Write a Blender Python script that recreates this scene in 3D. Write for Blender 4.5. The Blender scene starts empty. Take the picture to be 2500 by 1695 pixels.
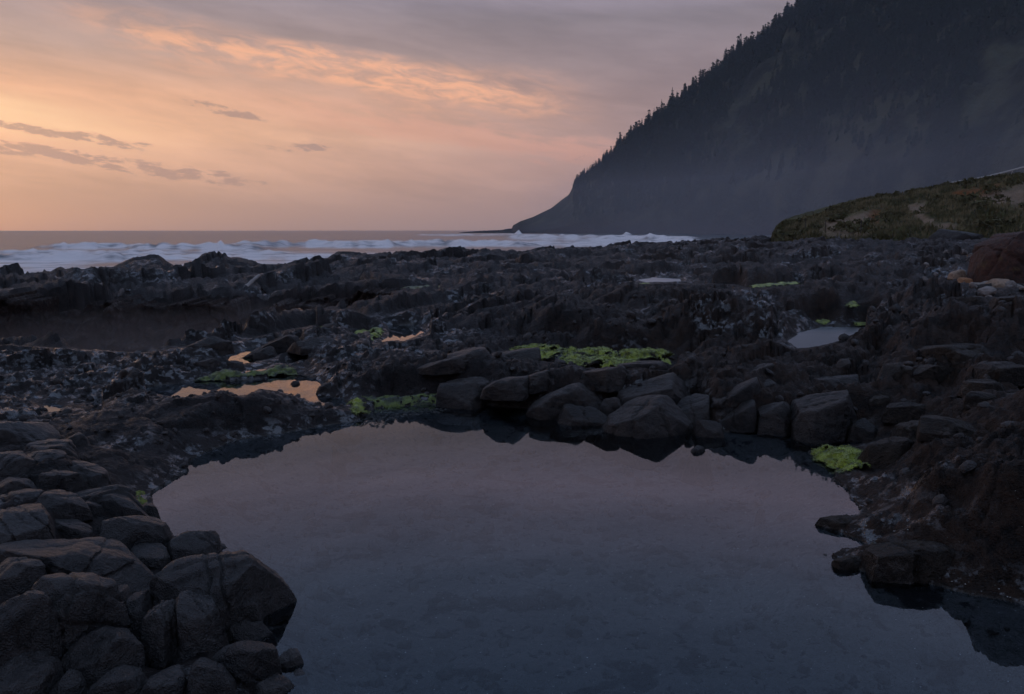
import bpy, math, random
import numpy as np
from mathutils import Vector

rad = math.radians
scene = bpy.context.scene
COL = scene.collection
random.seed(7)

# ------------------------------------------------------------------ camera
IMW, IMH = 2500.0, 1695.0
FPX = 1962.0                      # focal length in photo pixels
HORIZON = 560.5
PITCH = math.atan((IMH / 2 - HORIZON) / FPX)
CAMH = 2.2                        # metres above the big pool's water
cam_d = bpy.data.cameras.new('camera')
cam = bpy.data.objects.new('camera', cam_d)
COL.objects.link(cam)
cam.location = (0, 0, CAMH)
cam.rotation_euler = (math.pi / 2 - PITCH, 0, 0)
cam_d.sensor_width = 36.0
cam_d.lens = 36.0 * FPX / IMW
cam_d.clip_start = 0.05
cam_d.clip_end = 30000
scene.camera = cam

scene.view_settings.view_transform = 'Standard'
scene.view_settings.look = 'None'
scene.view_settings.gamma = 1.0
scene.view_settings.exposure = 0.0
scene.view_settings.use_curve_mapping = False
scene.cycles.use_denoising = True
scene.cycles.max_bounces = 6
scene.cycles.diffuse_bounces = 2
scene.cycles.adaptive_threshold = 0.03
scene.cycles.glossy_bounces = 4
scene.cycles.transparent_max_bounces = 12
scene.cycles.volume_bounces = 1
scene.cycles.sample_clamp_indirect = 4.0

SUN_AZ, SUN_EL = rad(-42), rad(3.0)      # sunset glow: left of the frame, low over the sea


def srgb(r, g, b):
    f = lambda c: (c / 255 / 12.92) if c / 255 <= 0.04045 else ((c / 255 + 0.055) / 1.055) ** 2.4
    return (f(r), f(g), f(b), 1.0)


class NT:
    """tiny node-tree writer"""
    def __init__(self, tree):
        self.t = tree
        self.n = tree.nodes
        self.l = tree.links

    def new(self, kind, **kw):
        nd = self.n.new(kind)
        for k, v in kw.items():
            setattr(nd, k, v)
        return nd

    def put(self, sock, v):
        if isinstance(v, bpy.types.NodeSocket):
            self.l.new(v, sock)
        else:
            sock.default_value = v

    def m(self, op, a, b=0.0, c=0.0, clamp=False):
        nd = self.new('ShaderNodeMath', operation=op)
        nd.use_clamp = clamp
        for s, v in zip(nd.inputs, (a, b, c)):
            self.put(s, v)
        return nd.outputs[0]

    def ss(self, x, lo, hi, a=0.0, b=1.0):
        nd = self.new('ShaderNodeMapRange')
        nd.interpolation_type = 'SMOOTHSTEP'
        for s, v in zip(nd.inputs[:5], (x, lo, hi, a, b)):
            self.put(s, v)
        return nd.outputs[0]

    def lin(self, x, lo, hi, a=0.0, b=1.0):
        nd = self.new('ShaderNodeMapRange')
        for s, v in zip(nd.inputs[:5], (x, lo, hi, a, b)):
            self.put(s, v)
        return nd.outputs[0]

    def vec(self, x, y, z=0.0):
        nd = self.new('ShaderNodeCombineXYZ')
        for s, v in zip(nd.inputs, (x, y, z)):
            self.put(s, v)
        return nd.outputs[0]

    def sep(self, v):
        nd = self.new('ShaderNodeSeparateXYZ')
        self.l.new(v, nd.inputs[0])
        return nd.outputs

    def noise(self, v, scale, detail=4.0, rough=0.55, dist=0.0):
        nd = self.new('ShaderNodeTexNoise')
        if v is not None:
            self.l.new(v, nd.inputs['Vector'])
        nd.inputs['Scale'].default_value = scale
        nd.inputs['Detail'].default_value = detail
        nd.inputs['Roughness'].default_value = rough
        nd.inputs['Distortion'].default_value = dist
        return nd.outputs[0]

    def voro(self, v, scale, feature='F1'):
        nd = self.new('ShaderNodeTexVoronoi', feature=feature)
        if v is not None:
            self.l.new(v, nd.inputs['Vector'])
        nd.inputs['Scale'].default_value = scale
        return nd.outputs['Distance']

    def mix(self, f, a, b, blend='MIX'):
        nd = self.new('ShaderNodeMix', data_type='RGBA', blend_type=blend)
        self.put(nd.inputs[0], f)
        self.put(nd.inputs[6], a)
        self.put(nd.inputs[7], b)
        return nd.outputs[2]

    def ramp(self, x, stops, interp='LINEAR'):
        nd = self.new('ShaderNodeValToRGB')
        cr = nd.color_ramp
        cr.interpolation = interp
        while len(cr.elements) > 1:
            cr.elements.remove(cr.elements[-1])
        cr.elements[0].position, cr.elements[0].color = stops[0]
        for p, c in stops[1:]:
            e = cr.elements.new(p)
            e.color = c
        self.put(nd.inputs[0], x)
        return nd.outputs[0]

    def bump(self, h, strength, dist):
        nd = self.new('ShaderNodeBump')
        nd.inputs['Strength'].default_value = strength
        nd.inputs['Distance'].default_value = dist
        self.l.new(h, nd.inputs['Height'])
        return nd.outputs[0]


# ------------------------------------------------------------------ world: dusk sky under thin high cloud
world = bpy.data.worlds.new('World')
scene.world = world
world.use_nodes = True
W = NT(world.node_tree)
W.n.clear()
gen = W.new('ShaderNodeTexCoord').outputs['Generated']
dx, dy, dz = W.sep(gen)
DEG = 180 / math.pi
az = W.m('MULTIPLY', W.m('ARCTAN2', dx, dy), DEG)
el = W.m('MULTIPLY', W.m('ARCSINE', dz), DEG)
# cloud colours by height, near the sunset and away from it
elr = W.m('DIVIDE', el, 90.0, clamp=True)
P = lambda d: d / 90.0
near = W.ramp(elr, [(P(0), srgb(160, 132, 120)), (P(2.0), srgb(182, 143, 122)), (P(4), srgb(216, 164, 130)), (P(6), srgb(238, 180, 138)),
                    (P(8.5), srgb(224, 168, 132)), (P(11), srgb(176, 145, 132)), (P(15), srgb(144, 131, 138)), (P(18), srgb(172, 160, 182)),
                    (P(24), srgb(142, 156, 192)), (P(32), srgb(122, 148, 194)), (P(45), srgb(146, 166, 204)), (P(90), srgb(160, 178, 214))])
far = W.ramp(elr, [(P(0), srgb(140, 120, 122)), (P(4), srgb(158, 126, 122)), (P(8), srgb(146, 122, 122)),
                   (P(14), srgb(128, 117, 124)), (P(18), srgb(170, 158, 182)), (P(24), srgb(142, 156, 192)), (P(32), srgb(122, 148, 194)),
                   (P(45), srgb(146, 166, 204)), (P(90), srgb(160, 178, 214))])
daz = W.m('ABSOLUTE', W.m('SUBTRACT', az, SUN_AZ * DEG))
toward = W.ss(daz, 15.0, 58.0, 1.0, 0.0)
base = W.mix(toward, far, near)
# thin drifting streaks; they fall gently to the right
v = W.m('ADD', el, W.m('MULTIPLY', az, 0.13))
skew = W.vec(W.m('MULTIPLY', az, 0.06), W.m('MULTIPLY', v, 0.42), 0.0)
st = W.noise(skew, 1.0, 6.0, 0.55, 0.6)
st2 = W.noise(W.vec(W.m('MULTIPLY', az, 0.30), W.m('MULTIPLY', v, 1.5), 3.0), 1.0, 5.0, 0.6, 0.3)
streak = W.ss(st, 0.30, 0.70, -1.0, 1.0)
fine = W.ss(st2, 0.3, 0.7, -1.0, 1.0)
lowsky = W.ss(el, 0.5, 3.0)
lowsky = W.m('MULTIPLY', lowsky, W.ss(el, 14.0, 40.0, 1.0, 0.35))
gain = W.m('ADD', 1.0, W.m('MULTIPLY', lowsky, W.m('ADD', W.m('MULTIPLY', streak, 0.11), W.m('MULTIPLY', fine, 0.05))))
base = W.mix(1.0, base, W.vec(gain, gain, gain), 'MULTIPLY')
# the lit peach sheet of rippled cloud
bandw = W.m('SUBTRACT', v, W.m('ADD', 8.9, W.m('MULTIPLY', W.m('SUBTRACT', st, 0.5), 5.0)))
band = W.ss(W.m('ABSOLUTE', bandw), 0.1, 2.1, 1.0, 0.0)
band = W.m('MULTIPLY', band, W.m('MULTIPLY', W.ss(az, -31.0, -21.0), W.ss(az, -2.0, 7.0, 1.0, 0.0)))
rip = W.ss(W.noise(W.vec(W.m('MULTIPLY', az, 0.42), W.m('MULTIPLY', v, 1.5), 9.0), 1.0, 6.0, 0.62, 0.5), 0.36, 0.64)
band = W.m('MULTIPLY', band, W.m('ADD', 0.18, W.m('MULTIPLY', rip, 0.62)))
base = W.mix(band, base, srgb(250, 180, 136))
# second fainter sheet lower on the right
bb = W.ss(W.m('ABSOLUTE', W.m('SUBTRACT', v, W.m('ADD', 5.9, W.m('MULTIPLY', W.m('SUBTRACT', st2, 0.5), 3.0)))), 0.1, 1.3, 1.0, 0.0)
bb = W.m('MULTIPLY', bb, W.m('MULTIPLY', W.ss(az, -22.0, -8.0), W.ss(az, 4.0, 14.0, 1.0, 0.0)))
base = W.mix(W.m('MULTIPLY', bb, 0.35), base, srgb(232, 160, 130))
# bright gap low at the left
gl = W.m('MULTIPLY', W.ss(W.m('ABSOLUTE', W.m('SUBTRACT', v, 2.75)), 0.1, 1.7, 1.0, 0.0), W.ss(daz, 2.0, 22.0, 1.0, 0.0))
base = W.mix(W.m('MULTIPLY', gl, 0.8), base, srgb(255, 214, 162))
# small grey scud
cn = W.noise(W.vec(W.m('MULTIPLY', az, 0.55), W.m('MULTIPLY', v, 1.9), 21.0), 1.0, 8.0, 0.66, 0.15)
c1 = W.m('MULTIPLY', W.ss(W.m('ABSOLUTE', W.m('SUBTRACT', v, 2.1)), 0.05, 0.55, 1.0, 0.0), W.ss(az, -27.0, -20.0, 1.0, 0.0))
c2 = W.m('MULTIPLY', W.ss(W.m('ABSOLUTE', W.m('SUBTRACT', v, 0.75)), 0.1, 1.0, 1.0, 0.0), W.ss(az, -22.0, -12.0, 1.0, 0.0))
c3a = W.m('DIVIDE', W.m('SUBTRACT', az, -14.5), 2.7)
c3b = W.m('DIVIDE', W.m('SUBTRACT', el, 5.4), 0.36)
c3 = W.ss(W.m('ADD', W.m('MULTIPLY', c3a, c3a), W.m('MULTIPLY', c3b, c3b)), 0.2, 1.2, 1.0, 0.0)
c4a = W.m('DIVIDE', W.m('SUBTRACT', az, -19.0), 3.2)
c4b = W.m('DIVIDE', W.m('SUBTRACT', W.m('ADD', el, W.m('MULTIPLY', az, 0.2)), 3.8), 0.4)
c4 = W.ss(W.m('ADD', W.m('MULTIPLY', c4a, c4a), W.m('MULTIPLY', c4b, c4b)), 0.2, 1.2, 1.0, 0.0)
win = W.m('MAXIMUM', W.m('MAXIMUM', c1, c2), W.m('MAXIMUM', c3, W.m('MULTIPLY', c4, 0.75)))
scud = W.ss(W.m('ADD', cn, W.m('MULTIPLY', win, 0.24)), 0.63, 0.76)
scud = W.m('MULTIPLY', scud, W.ss(win, 0.0, 0.4))
base = W.mix(W.m('MULTIPLY', scud, 0.75), base, srgb(158, 124, 112))
# thin clear-sky share behind the cloud
sky = W.new('ShaderNodeTexSky', sky_type='NISHITA')
sky.sun_disc = False
sky.sun_elevation = SUN_EL
sky.sun_rotation = SUN_AZ
bg1 = W.new('ShaderNodeBackground')
W.put(bg1.inputs[0], sky.outputs[0])
bg1.inputs[1].default_value = 0.012
bg2 = W.new('ShaderNodeBackground')
below = W.ss(el, -4.0, -0.5)
hz = W.ramp(elr, [(P(0), (1.15,) * 3 + (1,)), (P(5), (1.22,) * 3 + (1,)), (P(9), (1.15,) * 3 + (1,)), (P(15), (1.10,) * 3 + (1,)), (P(30), (1.05,) * 3 + (1,)), (P(60), (1, 1, 1, 1))])
base = W.mix(1.0, base, hz, 'MULTIPLY')          # the low sky is seen through kilometres of haze
W.put(bg2.inputs[0], W.mix(below, (0.05, 0.05, 0.06, 1), base))
bg2.inputs[1].default_value = 1.0
add = W.new('ShaderNodeAddShader')
W.l.new(bg1.outputs[0], add.inputs[0])
W.l.new(bg2.outputs[0], add.inputs[1])
wo = W.new('ShaderNodeOutputWorld')
W.l.new(add.outputs[0], wo.inputs[0])

# ------------------------------------------------------------------ the veiled, setting sun
sun_d = bpy.data.lights.new('sun', 'SUN')
sun_d.energy = 0.10
sun_d.angle = rad(18)
sun_d.color = (1.0, 0.66, 0.42)
sun = bpy.data.objects.new('sun', sun_d)
COL.objects.link(sun)
SUN_AZ -= rad(14)
sdir = Vector((math.sin(SUN_AZ) * math.cos(SUN_EL + rad(4)), math.cos(SUN_AZ) * math.cos(SUN_EL + rad(4)), math.sin(SUN_EL + rad(4))))
sun.rotation_euler = sdir.to_track_quat('Z', 'Y').to_euler()


# ------------------------------------------------------------------ helpers: numpy noise
_rng = np.random.RandomState(3)
PERM = np.concatenate([_rng.permutation(256)] * 3)
_a = _rng.rand(256) * 2 * np.pi
G2 = np.stack([np.cos(_a), np.sin(_a)], 1)
_g = _rng.randn(256, 3)
G3 = _g / np.linalg.norm(_g, axis=1)[:, None]
RV = _rng.rand(256, 4)


def fade(t):
    return t * t * t * (t * (t * 6 - 15) + 10)


def perlin2(x, y, seed=0):
    xi = np.floor(x).astype(np.int64); yi = np.floor(y).astype(np.int64)
    xf = x - xi; yf = y - yi
    xi = (xi + seed * 17) & 255; yi = (yi + seed * 31) & 255
    u = fade(xf); w = fade(yf)
    def g(ix, iy, fx, fy):
        h = PERM[PERM[ix & 255] + (iy & 255)]
        gg = G2[h]
        return gg[..., 0] * fx + gg[..., 1] * fy
    a = g(xi, yi, xf, yf); b = g(xi + 1, yi, xf - 1, yf)
    c = g(xi, yi + 1, xf, yf - 1); d = g(xi + 1, yi + 1, xf - 1, yf - 1)
    return ((a + (b - a) * u) * (1 - w) + (c + (d - c) * u) * w) * 1.5


def fbm2(x, y, oct=4, gain=0.5, lac=2.03, seed=0, ridged=False):
    s = 0; a = 1.0; f = 1.0; t = 0
    for i in range(oct):
        n = perlin2(x * f, y * f, seed + i)
        if ridged:
            n = 1 - 2 * np.abs(n)
        s = s + a * n; t += a
        a *= gain; f *= lac
    return s / t


def perlin3(p, seed=0):
    pi = np.floor(p).astype(np.int64); f = p - pi
    pi = (pi + np.array([seed * 13, seed * 7, seed * 29])) & 255
    u = fade(f)
    r = 0
    for cx in (0, 1):
        for cy in (0, 1):
            for cz in (0, 1):
                h = PERM[PERM[PERM[(pi[:, 0] + cx) & 255] + ((pi[:, 1] + cy) & 255)] + ((pi[:, 2] + cz) & 255)]
                gg = G3[h]
                d = (gg * (f - np.array([cx, cy, cz]))).sum(1)
                wx = u[:, 0] if cx else 1 - u[:, 0]
                wy = u[:, 1] if cy else 1 - u[:, 1]
                wz = u[:, 2] if cz else 1 - u[:, 2]
                r = r + d * wx * wy * wz
    return r * 1.5


def fbm3(p, oct=4, gain=0.5, seed=0, ridged=False):
    s = 0; a = 1.0; f = 1.0; t = 0
    for i in range(oct):
        n = perlin3(p * f, seed + i)
        if ridged:
            n = 1 - 2 * np.abs(n)
        s = s + a * n; t += a
        a *= gain; f *= 2.03
    return s / t


def voronoi2(x, y, seed=0, jitter=0.9):
    xi = np.floor(x).astype(np.int64); yi = np.floor(y).astype(np.int64)
    f1 = np.full(x.shape, 1e9); f2 = np.full(x.shape, 1e9)
    cid = np.zeros(x.shape, np.int64); vx = np.zeros(x.shape); vy = np.zeros(x.shape)
    for ox in (-1, 0, 1):
        for oy in (-1, 0, 1):
            h = PERM[PERM[(xi + ox + seed * 17) & 255] + ((yi + oy + seed * 31) & 255)]
            px = xi + ox + 0.5 + (RV[h, 0] - 0.5) * jitter
            py = yi + oy + 0.5 + (RV[h, 1] - 0.5) * jitter
            ddx = x - px; ddy = y - py
            d = np.sqrt(ddx * ddx + ddy * ddy)
            closer = d < f1
            f2 = np.where(closer, f1, np.minimum(f2, d))
            cid = np.where(closer, h, cid); vx = np.where(closer, ddx, vx); vy = np.where(closer, ddy, vy)
            f1 = np.where(closer, d, f1)
    return f1, f2, cid, vx, vy


def sstep(x, a, b):
    t = np.clip((x - a) / (b - a), 0, 1)
    return t * t * (3 - 2 * t)


# ------------------------------------------------------------------ helpers: pixels to places
CP, SP = math.cos(PITCH), math.sin(PITCH)


def pix_dir(px, py):
    px, py = np.broadcast_arrays(np.asarray(px, float), np.asarray(py, float))
    cx = (px - IMW / 2) / FPX
    cy = -(py - IMH / 2) / FPX
    return np.stack([cx, CP + cy * SP, -SP + cy * CP], -1)


def at_z(px, py, z):
    """where the sight line of a pixel meets height z"""
    d = pix_dir(px, py)
    t = (np.asarray(z, float) - CAMH) / d[..., 2]
    return d[..., 0] * t, d[..., 1] * t


def z_at(py, dist, px=1250.0):
    """height of a sight line at ground distance dist"""
    d = pix_dir(px, py)
    return CAMH + dist * d[..., 2] / np.hypot(d[..., 0], d[..., 1])


def az_of(px):
    d = pix_dir(px, HORIZON)
    return np.arctan2(d[..., 0], d[..., 1])


def poly_world(pts, z):
    a = np.array(pts, float)
    x, y = at_z(a[:, 0], a[:, 1], z)
    return np.stack([x, y], 1)


def poly_sd(x, y, poly):
    """signed distance, negative inside"""
    best = np.full(x.shape, 1e18)
    inside = np.zeros(x.shape, bool)
    n = len(poly)
    for i in range(n):
        ax, ay = poly[i]; bx, by = poly[(i + 1) % n]
        ex, ey = bx - ax, by - ay
        L = ex * ex + ey * ey + 1e-12
        t = np.clip(((x - ax) * ex + (y - ay) * ey) / L, 0, 1)
        d2 = (x - ax - t * ex) ** 2 + (y - ay - t * ey) ** 2
        best = np.minimum(best, d2)
        cond = (ay > y) != (by > y)
        xin = ax + (y - ay) / (by - ay if by != ay else 1e-9) * ex
        inside ^= cond & (x < xin)
    d = np.sqrt(best)
    return np.where(inside, -d, d)


# ------------------------------------------------------------------ helpers: mesh
def link(o):
    COL.objects.link(o)
    return o


def mesh_np(name, verts, faces, smooth=True):
    """fast mesh from numpy: faces all tris or all quads"""
    me = bpy.data.meshes.new(name)
    verts = np.ascontiguousarray(verts, np.float32)
    faces = np.ascontiguousarray(faces, np.int32)
    nf, k = faces.shape
    me.vertices.add(len(verts)); me.vertices.foreach_set('co', verts.ravel())
    me.loops.add(nf * k); me.loops.foreach_set('vertex_index', faces.ravel())
    me.polygons.add(nf)
    me.polygons.foreach_set('loop_start', np.arange(0, nf * k, k, dtype=np.int32))
    me.polygons.foreach_set('loop_total', np.full(nf, k, np.int32))
    me.polygons.foreach_set('use_smooth', np.full(nf, smooth, bool))
    me.update(calc_edges=True)
    return me


def add_attr(me, name, arr):
    if arr.ndim == 1:
        a = me.attributes.new(name, 'FLOAT', 'POINT')
        a.data.foreach_set('value', np.ascontiguousarray(arr, np.float32))
    else:
        a = me.attributes.new(name, 'FLOAT_COLOR', 'POINT')
        c = np.ones((len(arr), 4), np.float32); c[:, :3] = arr
        a.data.foreach_set('color', c.ravel())


def grid_faces(nr, nc):
    i = np.arange(nr * nc).reshape(nr, nc)
    return np.stack([i[:-1, :-1], i[:-1, 1:], i[1:, 1:], i[1:, :-1]], -1).reshape(-1, 4)


def obj(name, me, mat=None, parent=None, label=None, cat=None, group=None, kind=None, loc=None):
    o = link(bpy.data.objects.new(name, me))
    if mat is not None and me is not None and not me.materials:
        me.materials.append(mat)
    if parent is not None:
        o.parent = parent
    if label: o['label'] = label
    if cat: o['category'] = cat
    if group: o['group'] = group
    if kind: o['kind'] = kind
    if loc is not None: o.location = loc
    return o


# ------------------------------------------------------------------ materials
def material(name):
    m = bpy.data.materials.new(name)
    m.use_nodes = True
    t = NT(m.node_tree)
    t.n.clear()
    out = t.new('ShaderNodeOutputMaterial')
    return m, t, out


def bsdf(t, out, color, rough, normal=None, spec=0.5):
    b = t.new('ShaderNodeBsdfPrincipled')
    t.put(b.inputs['Base Color'], color)
    t.put(b.inputs['Roughness'], rough)
    t.put(b.inputs['Specular IOR Level'], spec)
    if normal is not None:
        t.l.new(normal, b.inputs['Normal'])
    t.l.new(b.outputs[0], out.inputs[0])
    return b


def rock_material(name, dark, light, scale=1.0, use_attr=False, rough=(0.42, 0.72), bump=0.035, patina=None, patina_amt=0.3, spec=0.4):
    m, t, out = material(name)
    pos = t.new('ShaderNodeNewGeometry').outputs['Position']
    n1 = t.noise(pos, 2.2 * scale, 3.0, 0.62)
    n2 = t.noise(pos, 13.0 * scale, 4.0, 0.68)
    n3 = t.noise(pos, 75.0 * scale, 2.0, 0.6)
    f = t.ss(t.m('ADD', t.m('MULTIPLY', n1, 0.45), t.m('MULTIPLY', n2, 0.55)), 0.38, 0.62)
    c = t.mix(f, dark, light)
    c = t.mix(t.ss(n3, 0.40, 0.75, 0.0, 0.35), c, (light[0] * 1.35, light[1] * 1.3, light[2] * 1.25, 1))
    if patina:
        pf = t.ss(t.noise(pos, 3.7 * scale, 6.0, 0.7, 0.4), 0.56, 0.70)
        c = t.mix(t.m('MULTIPLY', pf, patina_amt), c, patina)
    r = t.lin(n2, 0.3, 0.7, rough[0], rough[1])
    hgt = t.m('ADD', t.m('MULTIPLY', n2, 0.7), t.m('MULTIPLY', n3, 0.35))
    if use_attr:
        a = t.new('ShaderNodeAttribute', attribute_name='tint').outputs['Color']
        c = t.mix(1.0, c, a, 'MULTIPLY')
        bedf = t.new('ShaderNodeAttribute', attribute_name='bed').outputs['Fac']
        bl = t.m('MAXIMUM', t.ss(t.noise(pos, 2.6, 4.0, 0.6, 0.3), 0.55, 0.62), t.ss(t.noise(pos, 9.0, 3.0, 0.6), 0.60, 0.66))
        bc = t.mix(t.noise(pos, 24.0, 4.0, 0.7), (0.035, 0.034, 0.031, 1), (0.120, 0.112, 0.100, 1))
        bc = t.mix(bl, bc, (0.008, 0.008, 0.008, 1))
        c = t.mix(bedf, c, bc)
        wet = t.new('ShaderNodeAttribute', attribute_name='wet').outputs['Fac']
        wetn = t.m('MULTIPLY', wet, t.ss(t.noise(pos, 7.0, 4.0, 0.7), 0.50, 0.60))
        r = t.mix(wetn, t.vec(r, r, r), t.vec(0.10, 0.10, 0.10))
        c = t.mix(t.m('MULTIPLY', wetn, 0.4), c, (0.012, 0.012, 0.014, 1))
    nb = t.bump(hgt, 1.0, bump * 2.2)
    if use_attr:
        t.put(nb.node.inputs['Strength'], t.lin(wetn, 0, 1, 1.0, 0.25))
    bsdf(t, out, c, r, nb, t.lin(wetn, 0, 1, 0.13, 0.9) if use_attr else spec)
    return m


MAT = {}
MAT['shelf'] = rock_material('wet_shelf_rock', (0.0015, 0.0013, 0.0013, 1), (0.022, 0.0175, 0.0155, 1), 1.0, True, bump=0.03)
MAT['boulder'] = rock_material('grey_boulder_rock', (0.0025, 0.0024, 0.0027, 1), (0.029, 0.026, 0.0245, 1), 1.6, False, (0.30, 0.58), 0.022, spec=0.42)
MAT['slab'] = rock_material('brown_slab_rock', (0.003, 0.0026, 0.0025, 1), (0.032, 0.025, 0.021, 1), 1.3, False, (0.38, 0.66), 0.020, spec=0.28)
MAT['brown'] = rock_material('rough_brown_rock', (0.006, 0.0045, 0.0036, 1), (0.034, 0.025, 0.018, 1), 1.4, False, (0.40, 0.70), 0.03,
                             (0.26, 0.23, 0.21, 1), 0.35, spec=0.2)
MAT['red'] = rock_material('rusty_red_rock', (0.020, 0.009, 0.006, 1), (0.085, 0.034, 0.021, 1), 0.9, False, (0.6, 0.9), 0.05,
                           (0.15, 0.10, 0.02, 1), 0.4)
for i, (d, l) in enumerate([((0.13, 0.085, 0.055, 1), (0.36, 0.25, 0.17, 1)), ((0.12, 0.10, 0.085, 1), (0.30, 0.26, 0.22, 1)),
                            ((0.16, 0.075, 0.035, 1), (0.38, 0.19, 0.09, 1))]):
    MAT['tan%d' % i] = rock_material('tan_stone_%d' % i, d, l, 1.2, False, (0.6, 0.9), 0.03)

# ------------------------------------------------------------------ pools (shore outlines seen in the photograph)
POOLS = {}
POOLS['tide_pool'] = (0.0, [
    (370, 1240), (373, 1204), (448, 1157), (475, 1114), (512, 1102), (579, 1072), (698, 1057), (773, 1044), (870, 1028),
    (897, 1010), (915, 996), (1005, 992), (1096, 985), (1187, 990), (1248, 995), (1340, 1004), (1373, 1004), (1422, 1016),
    (1464, 1008), (1495, 1006), (1513, 1020), (1574, 1026), (1635, 1008), (1690, 1004), (1699, 1028), (1715, 1046),
    (1757, 1054), (1848, 1054), (1924, 1056), (2000, 1062), (2083, 1060), (2105, 1085), (2040, 1100), (1975, 1104), (2005, 1124), (2031, 1140),
    (2038, 1172), (2074, 1200), (2092, 1232), (2094, 1260), (2006, 1275), (2064, 1308), (2117, 1330), (2057, 1347),
    (2042, 1359), (2072, 1383), (2132, 1402), (2215, 1413), (2272, 1427), (2366, 1450), (2500, 1482), (2700, 1530),
    (2900, 1700), (2900, 2100), (600, 2100), (620, 1750), (640, 1660), (560, 1600), (540, 1500), (530, 1400), (470, 1350),
    (400, 1300), (372, 1262)])
POOLS['sunset_pool'] = (0.05, [
    (345, 946), (421, 938), (492, 929), (587, 931), (646, 924), (670, 915), (733, 915), (757, 924), (802, 934), (783, 940),
    (778, 966), (809, 970), (838, 974), (846, 990), (800, 998), (720, 985), (640, 978), (540, 978), (421, 974), (340, 958)])
POOLS['orange_puddle'] = (0.07, [(590, 917), (606, 903), (641, 898), (674, 906), (640, 913)])
POOLS['pink_pool'] = (0.12, [(945, 793), (1014, 794), (1042, 811), (1010, 823), (980, 836), (920, 839), (948, 824), (952, 809)])
POOLS['grey_pool'] = (0.20, [(1922, 834), (1955, 811), (2007, 799), (2115, 799), (2092, 820), (2050, 838), (1989, 848), (1950, 853)])
POOLS['pink_puddle'] = (0.06, [(106, 990), (125, 984), (154, 992), (147, 1006), (124, 1009)])
POOLS['wet_hollow'] = (0.08, [(540, 866), (620, 848), (700, 852), (735, 862), (650, 880), (600, 890), (560, 884)])
POOLS['far_puddle'] = (0.55, [(1555, 683), (1600, 678), (1660, 681), (1662, 689), (1580, 691)])
POOLS['boulder_gap_pool'] = (0.0, [(352, 1585), (408, 1580), (425, 1622), (385, 1636), (350, 1624)])
POOLS['rim_puddle'] = (0.30, [(10, 711), (34, 707), (78, 706), (76, 713), (30, 714)])
POOLW = {k: (z, poly_world(p, z)) for k, (z, p) in POOLS.items()}
# the chasm where the swell comes in
CH_NEAR = [(-900, 838), (-400, 838), (0, 842), (200, 854), (330, 860), (470, 843), (560, 832), (690, 804), (765, 792), (800, 775), (900, 764), (1000, 748),
           (1090, 736), (1130, 722)]
CH_FAR = [(1135, 708), (1100, 704), (1000, 702), (700, 698), (420, 702), (250, 712), (0, 724), (-400, 726), (-900, 728)]
CHASM = np.concatenate([poly_world(CH_NEAR, 0.12), poly_world(CH_FAR, 0.30)])

# ground heights read off the photograph: (px, py, z)
CTRL = np.array([
    (260, 1610, .0), (390, 1640, -.02), (480, 1600, .0), (560, 1560, -.02), (160, 1690, .02), (560, 1690, -.05), (360, 1550, .03),
    (60, 1690, .10), (60, 1560, .24), (60, 1400, .32), (200, 1400, .24), (330, 1400, .10), (60, 1250, .38), (250, 1280, .22), (60, 1120, .40),
    (250, 1120, .24), (380, 1120, .12), (420, 1040, .26), (300, 1000, .26), (560, 985, .36), (700, 1000, .30), (800, 1010, .14),
    (480, 968, .30), (150, 1020, .16), (60, 950, .16), (200, 930, .12), (60, 880, .22), (300, 880, .14), (450, 880, .26), (500, 850, .30), (560, 872, .2),
    (700, 885, .16), (840, 860, .30), (900, 930, .26), (980, 960, .12), (1000, 900, .40), (1050, 860, .46), (900, 850, .36), (1180, 880, .44), (1150, 940, .34),
    (1330, 930, .36), (1400, 870, .16), (1550, 880, .16), (1280, 865, .20), (1640, 880, .22), (1480, 940, .34), (1620, 940, .36), (1780, 920, .40), (1750, 1000, .22),
    (1900, 980, .26), (1950, 900, .45), (2050, 960, .30), (2150, 1000, .28), (2150, 1080, .12),
    (1200, 830, .30), (1350, 820, .36), (1500, 800, .55), (1400, 740, .85), (1600, 700, 1.0), (1250, 740, .65), (1750, 740, .9), (1850, 790, .45), (1850, 860, .5),
    (1100, 760, .36), (850, 762, .50), (820, 800, .28), (1720, 860, .36), (1990, 780, .40), (2080, 750, .62),
    (2120, 860, .62), (2250, 800, .95), (2350, 765, 1.12), (2480, 770, 1.15), (2250, 870, .70), (2400, 900, .72), (2300, 960, .42), (2480, 980, .55),
    (2200, 1050, .22), (2350, 1090, .42), (2480, 1080, .55), (2200, 1160, .22), (2330, 1150, .48), (2480, 1150, .62), (2150, 1240, .12), (2300, 1260, .26), (2480, 1300, .34),
    (2200, 1350, .16), (2350, 1390, .14), (2500, 1430, .10), (2650, 1450, .2), (2700, 1100, .8), (2700, 850, 1.2),
    (2480, 720, 1.0), (2320, 715, .95), (2150, 710, .8), (2000, 720, .75), (1900, 698, .75), (1620, 685, .58), (1500, 690, .75),
    (2300, 650, 1.0), (2100, 650, .95), (2480, 620, 1.1), (1900, 640, .85), (1700, 640, .80), (1500, 640, .75), (1300, 650, .62), (1200, 690, .50), (1200, 640, .65),
    (2000, 610, 1.0), (2300, 605, 1.1), (1000, 680, .38), (700, 680, .34), (300, 690, .34), (0, 695, .34), (0, 660, .32), (300, 660, .36), (700, 660, .36), (1000, 650, .5),
    (-300, 900, .2), (-300, 1100, .5), (-300, 1500, .4), (2900, 1300, .5), (2900, 900, 1.2), (2900, 650, 1.2),
])
_cx, _cy = at_z(CTRL[:, 0], CTRL[:, 1], CTRL[:, 2])
C_A = np.arctan2(_cx, _cy); C_L = np.log(np.hypot(_cx, _cy)); C_Z = CTRL[:, 2]

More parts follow.
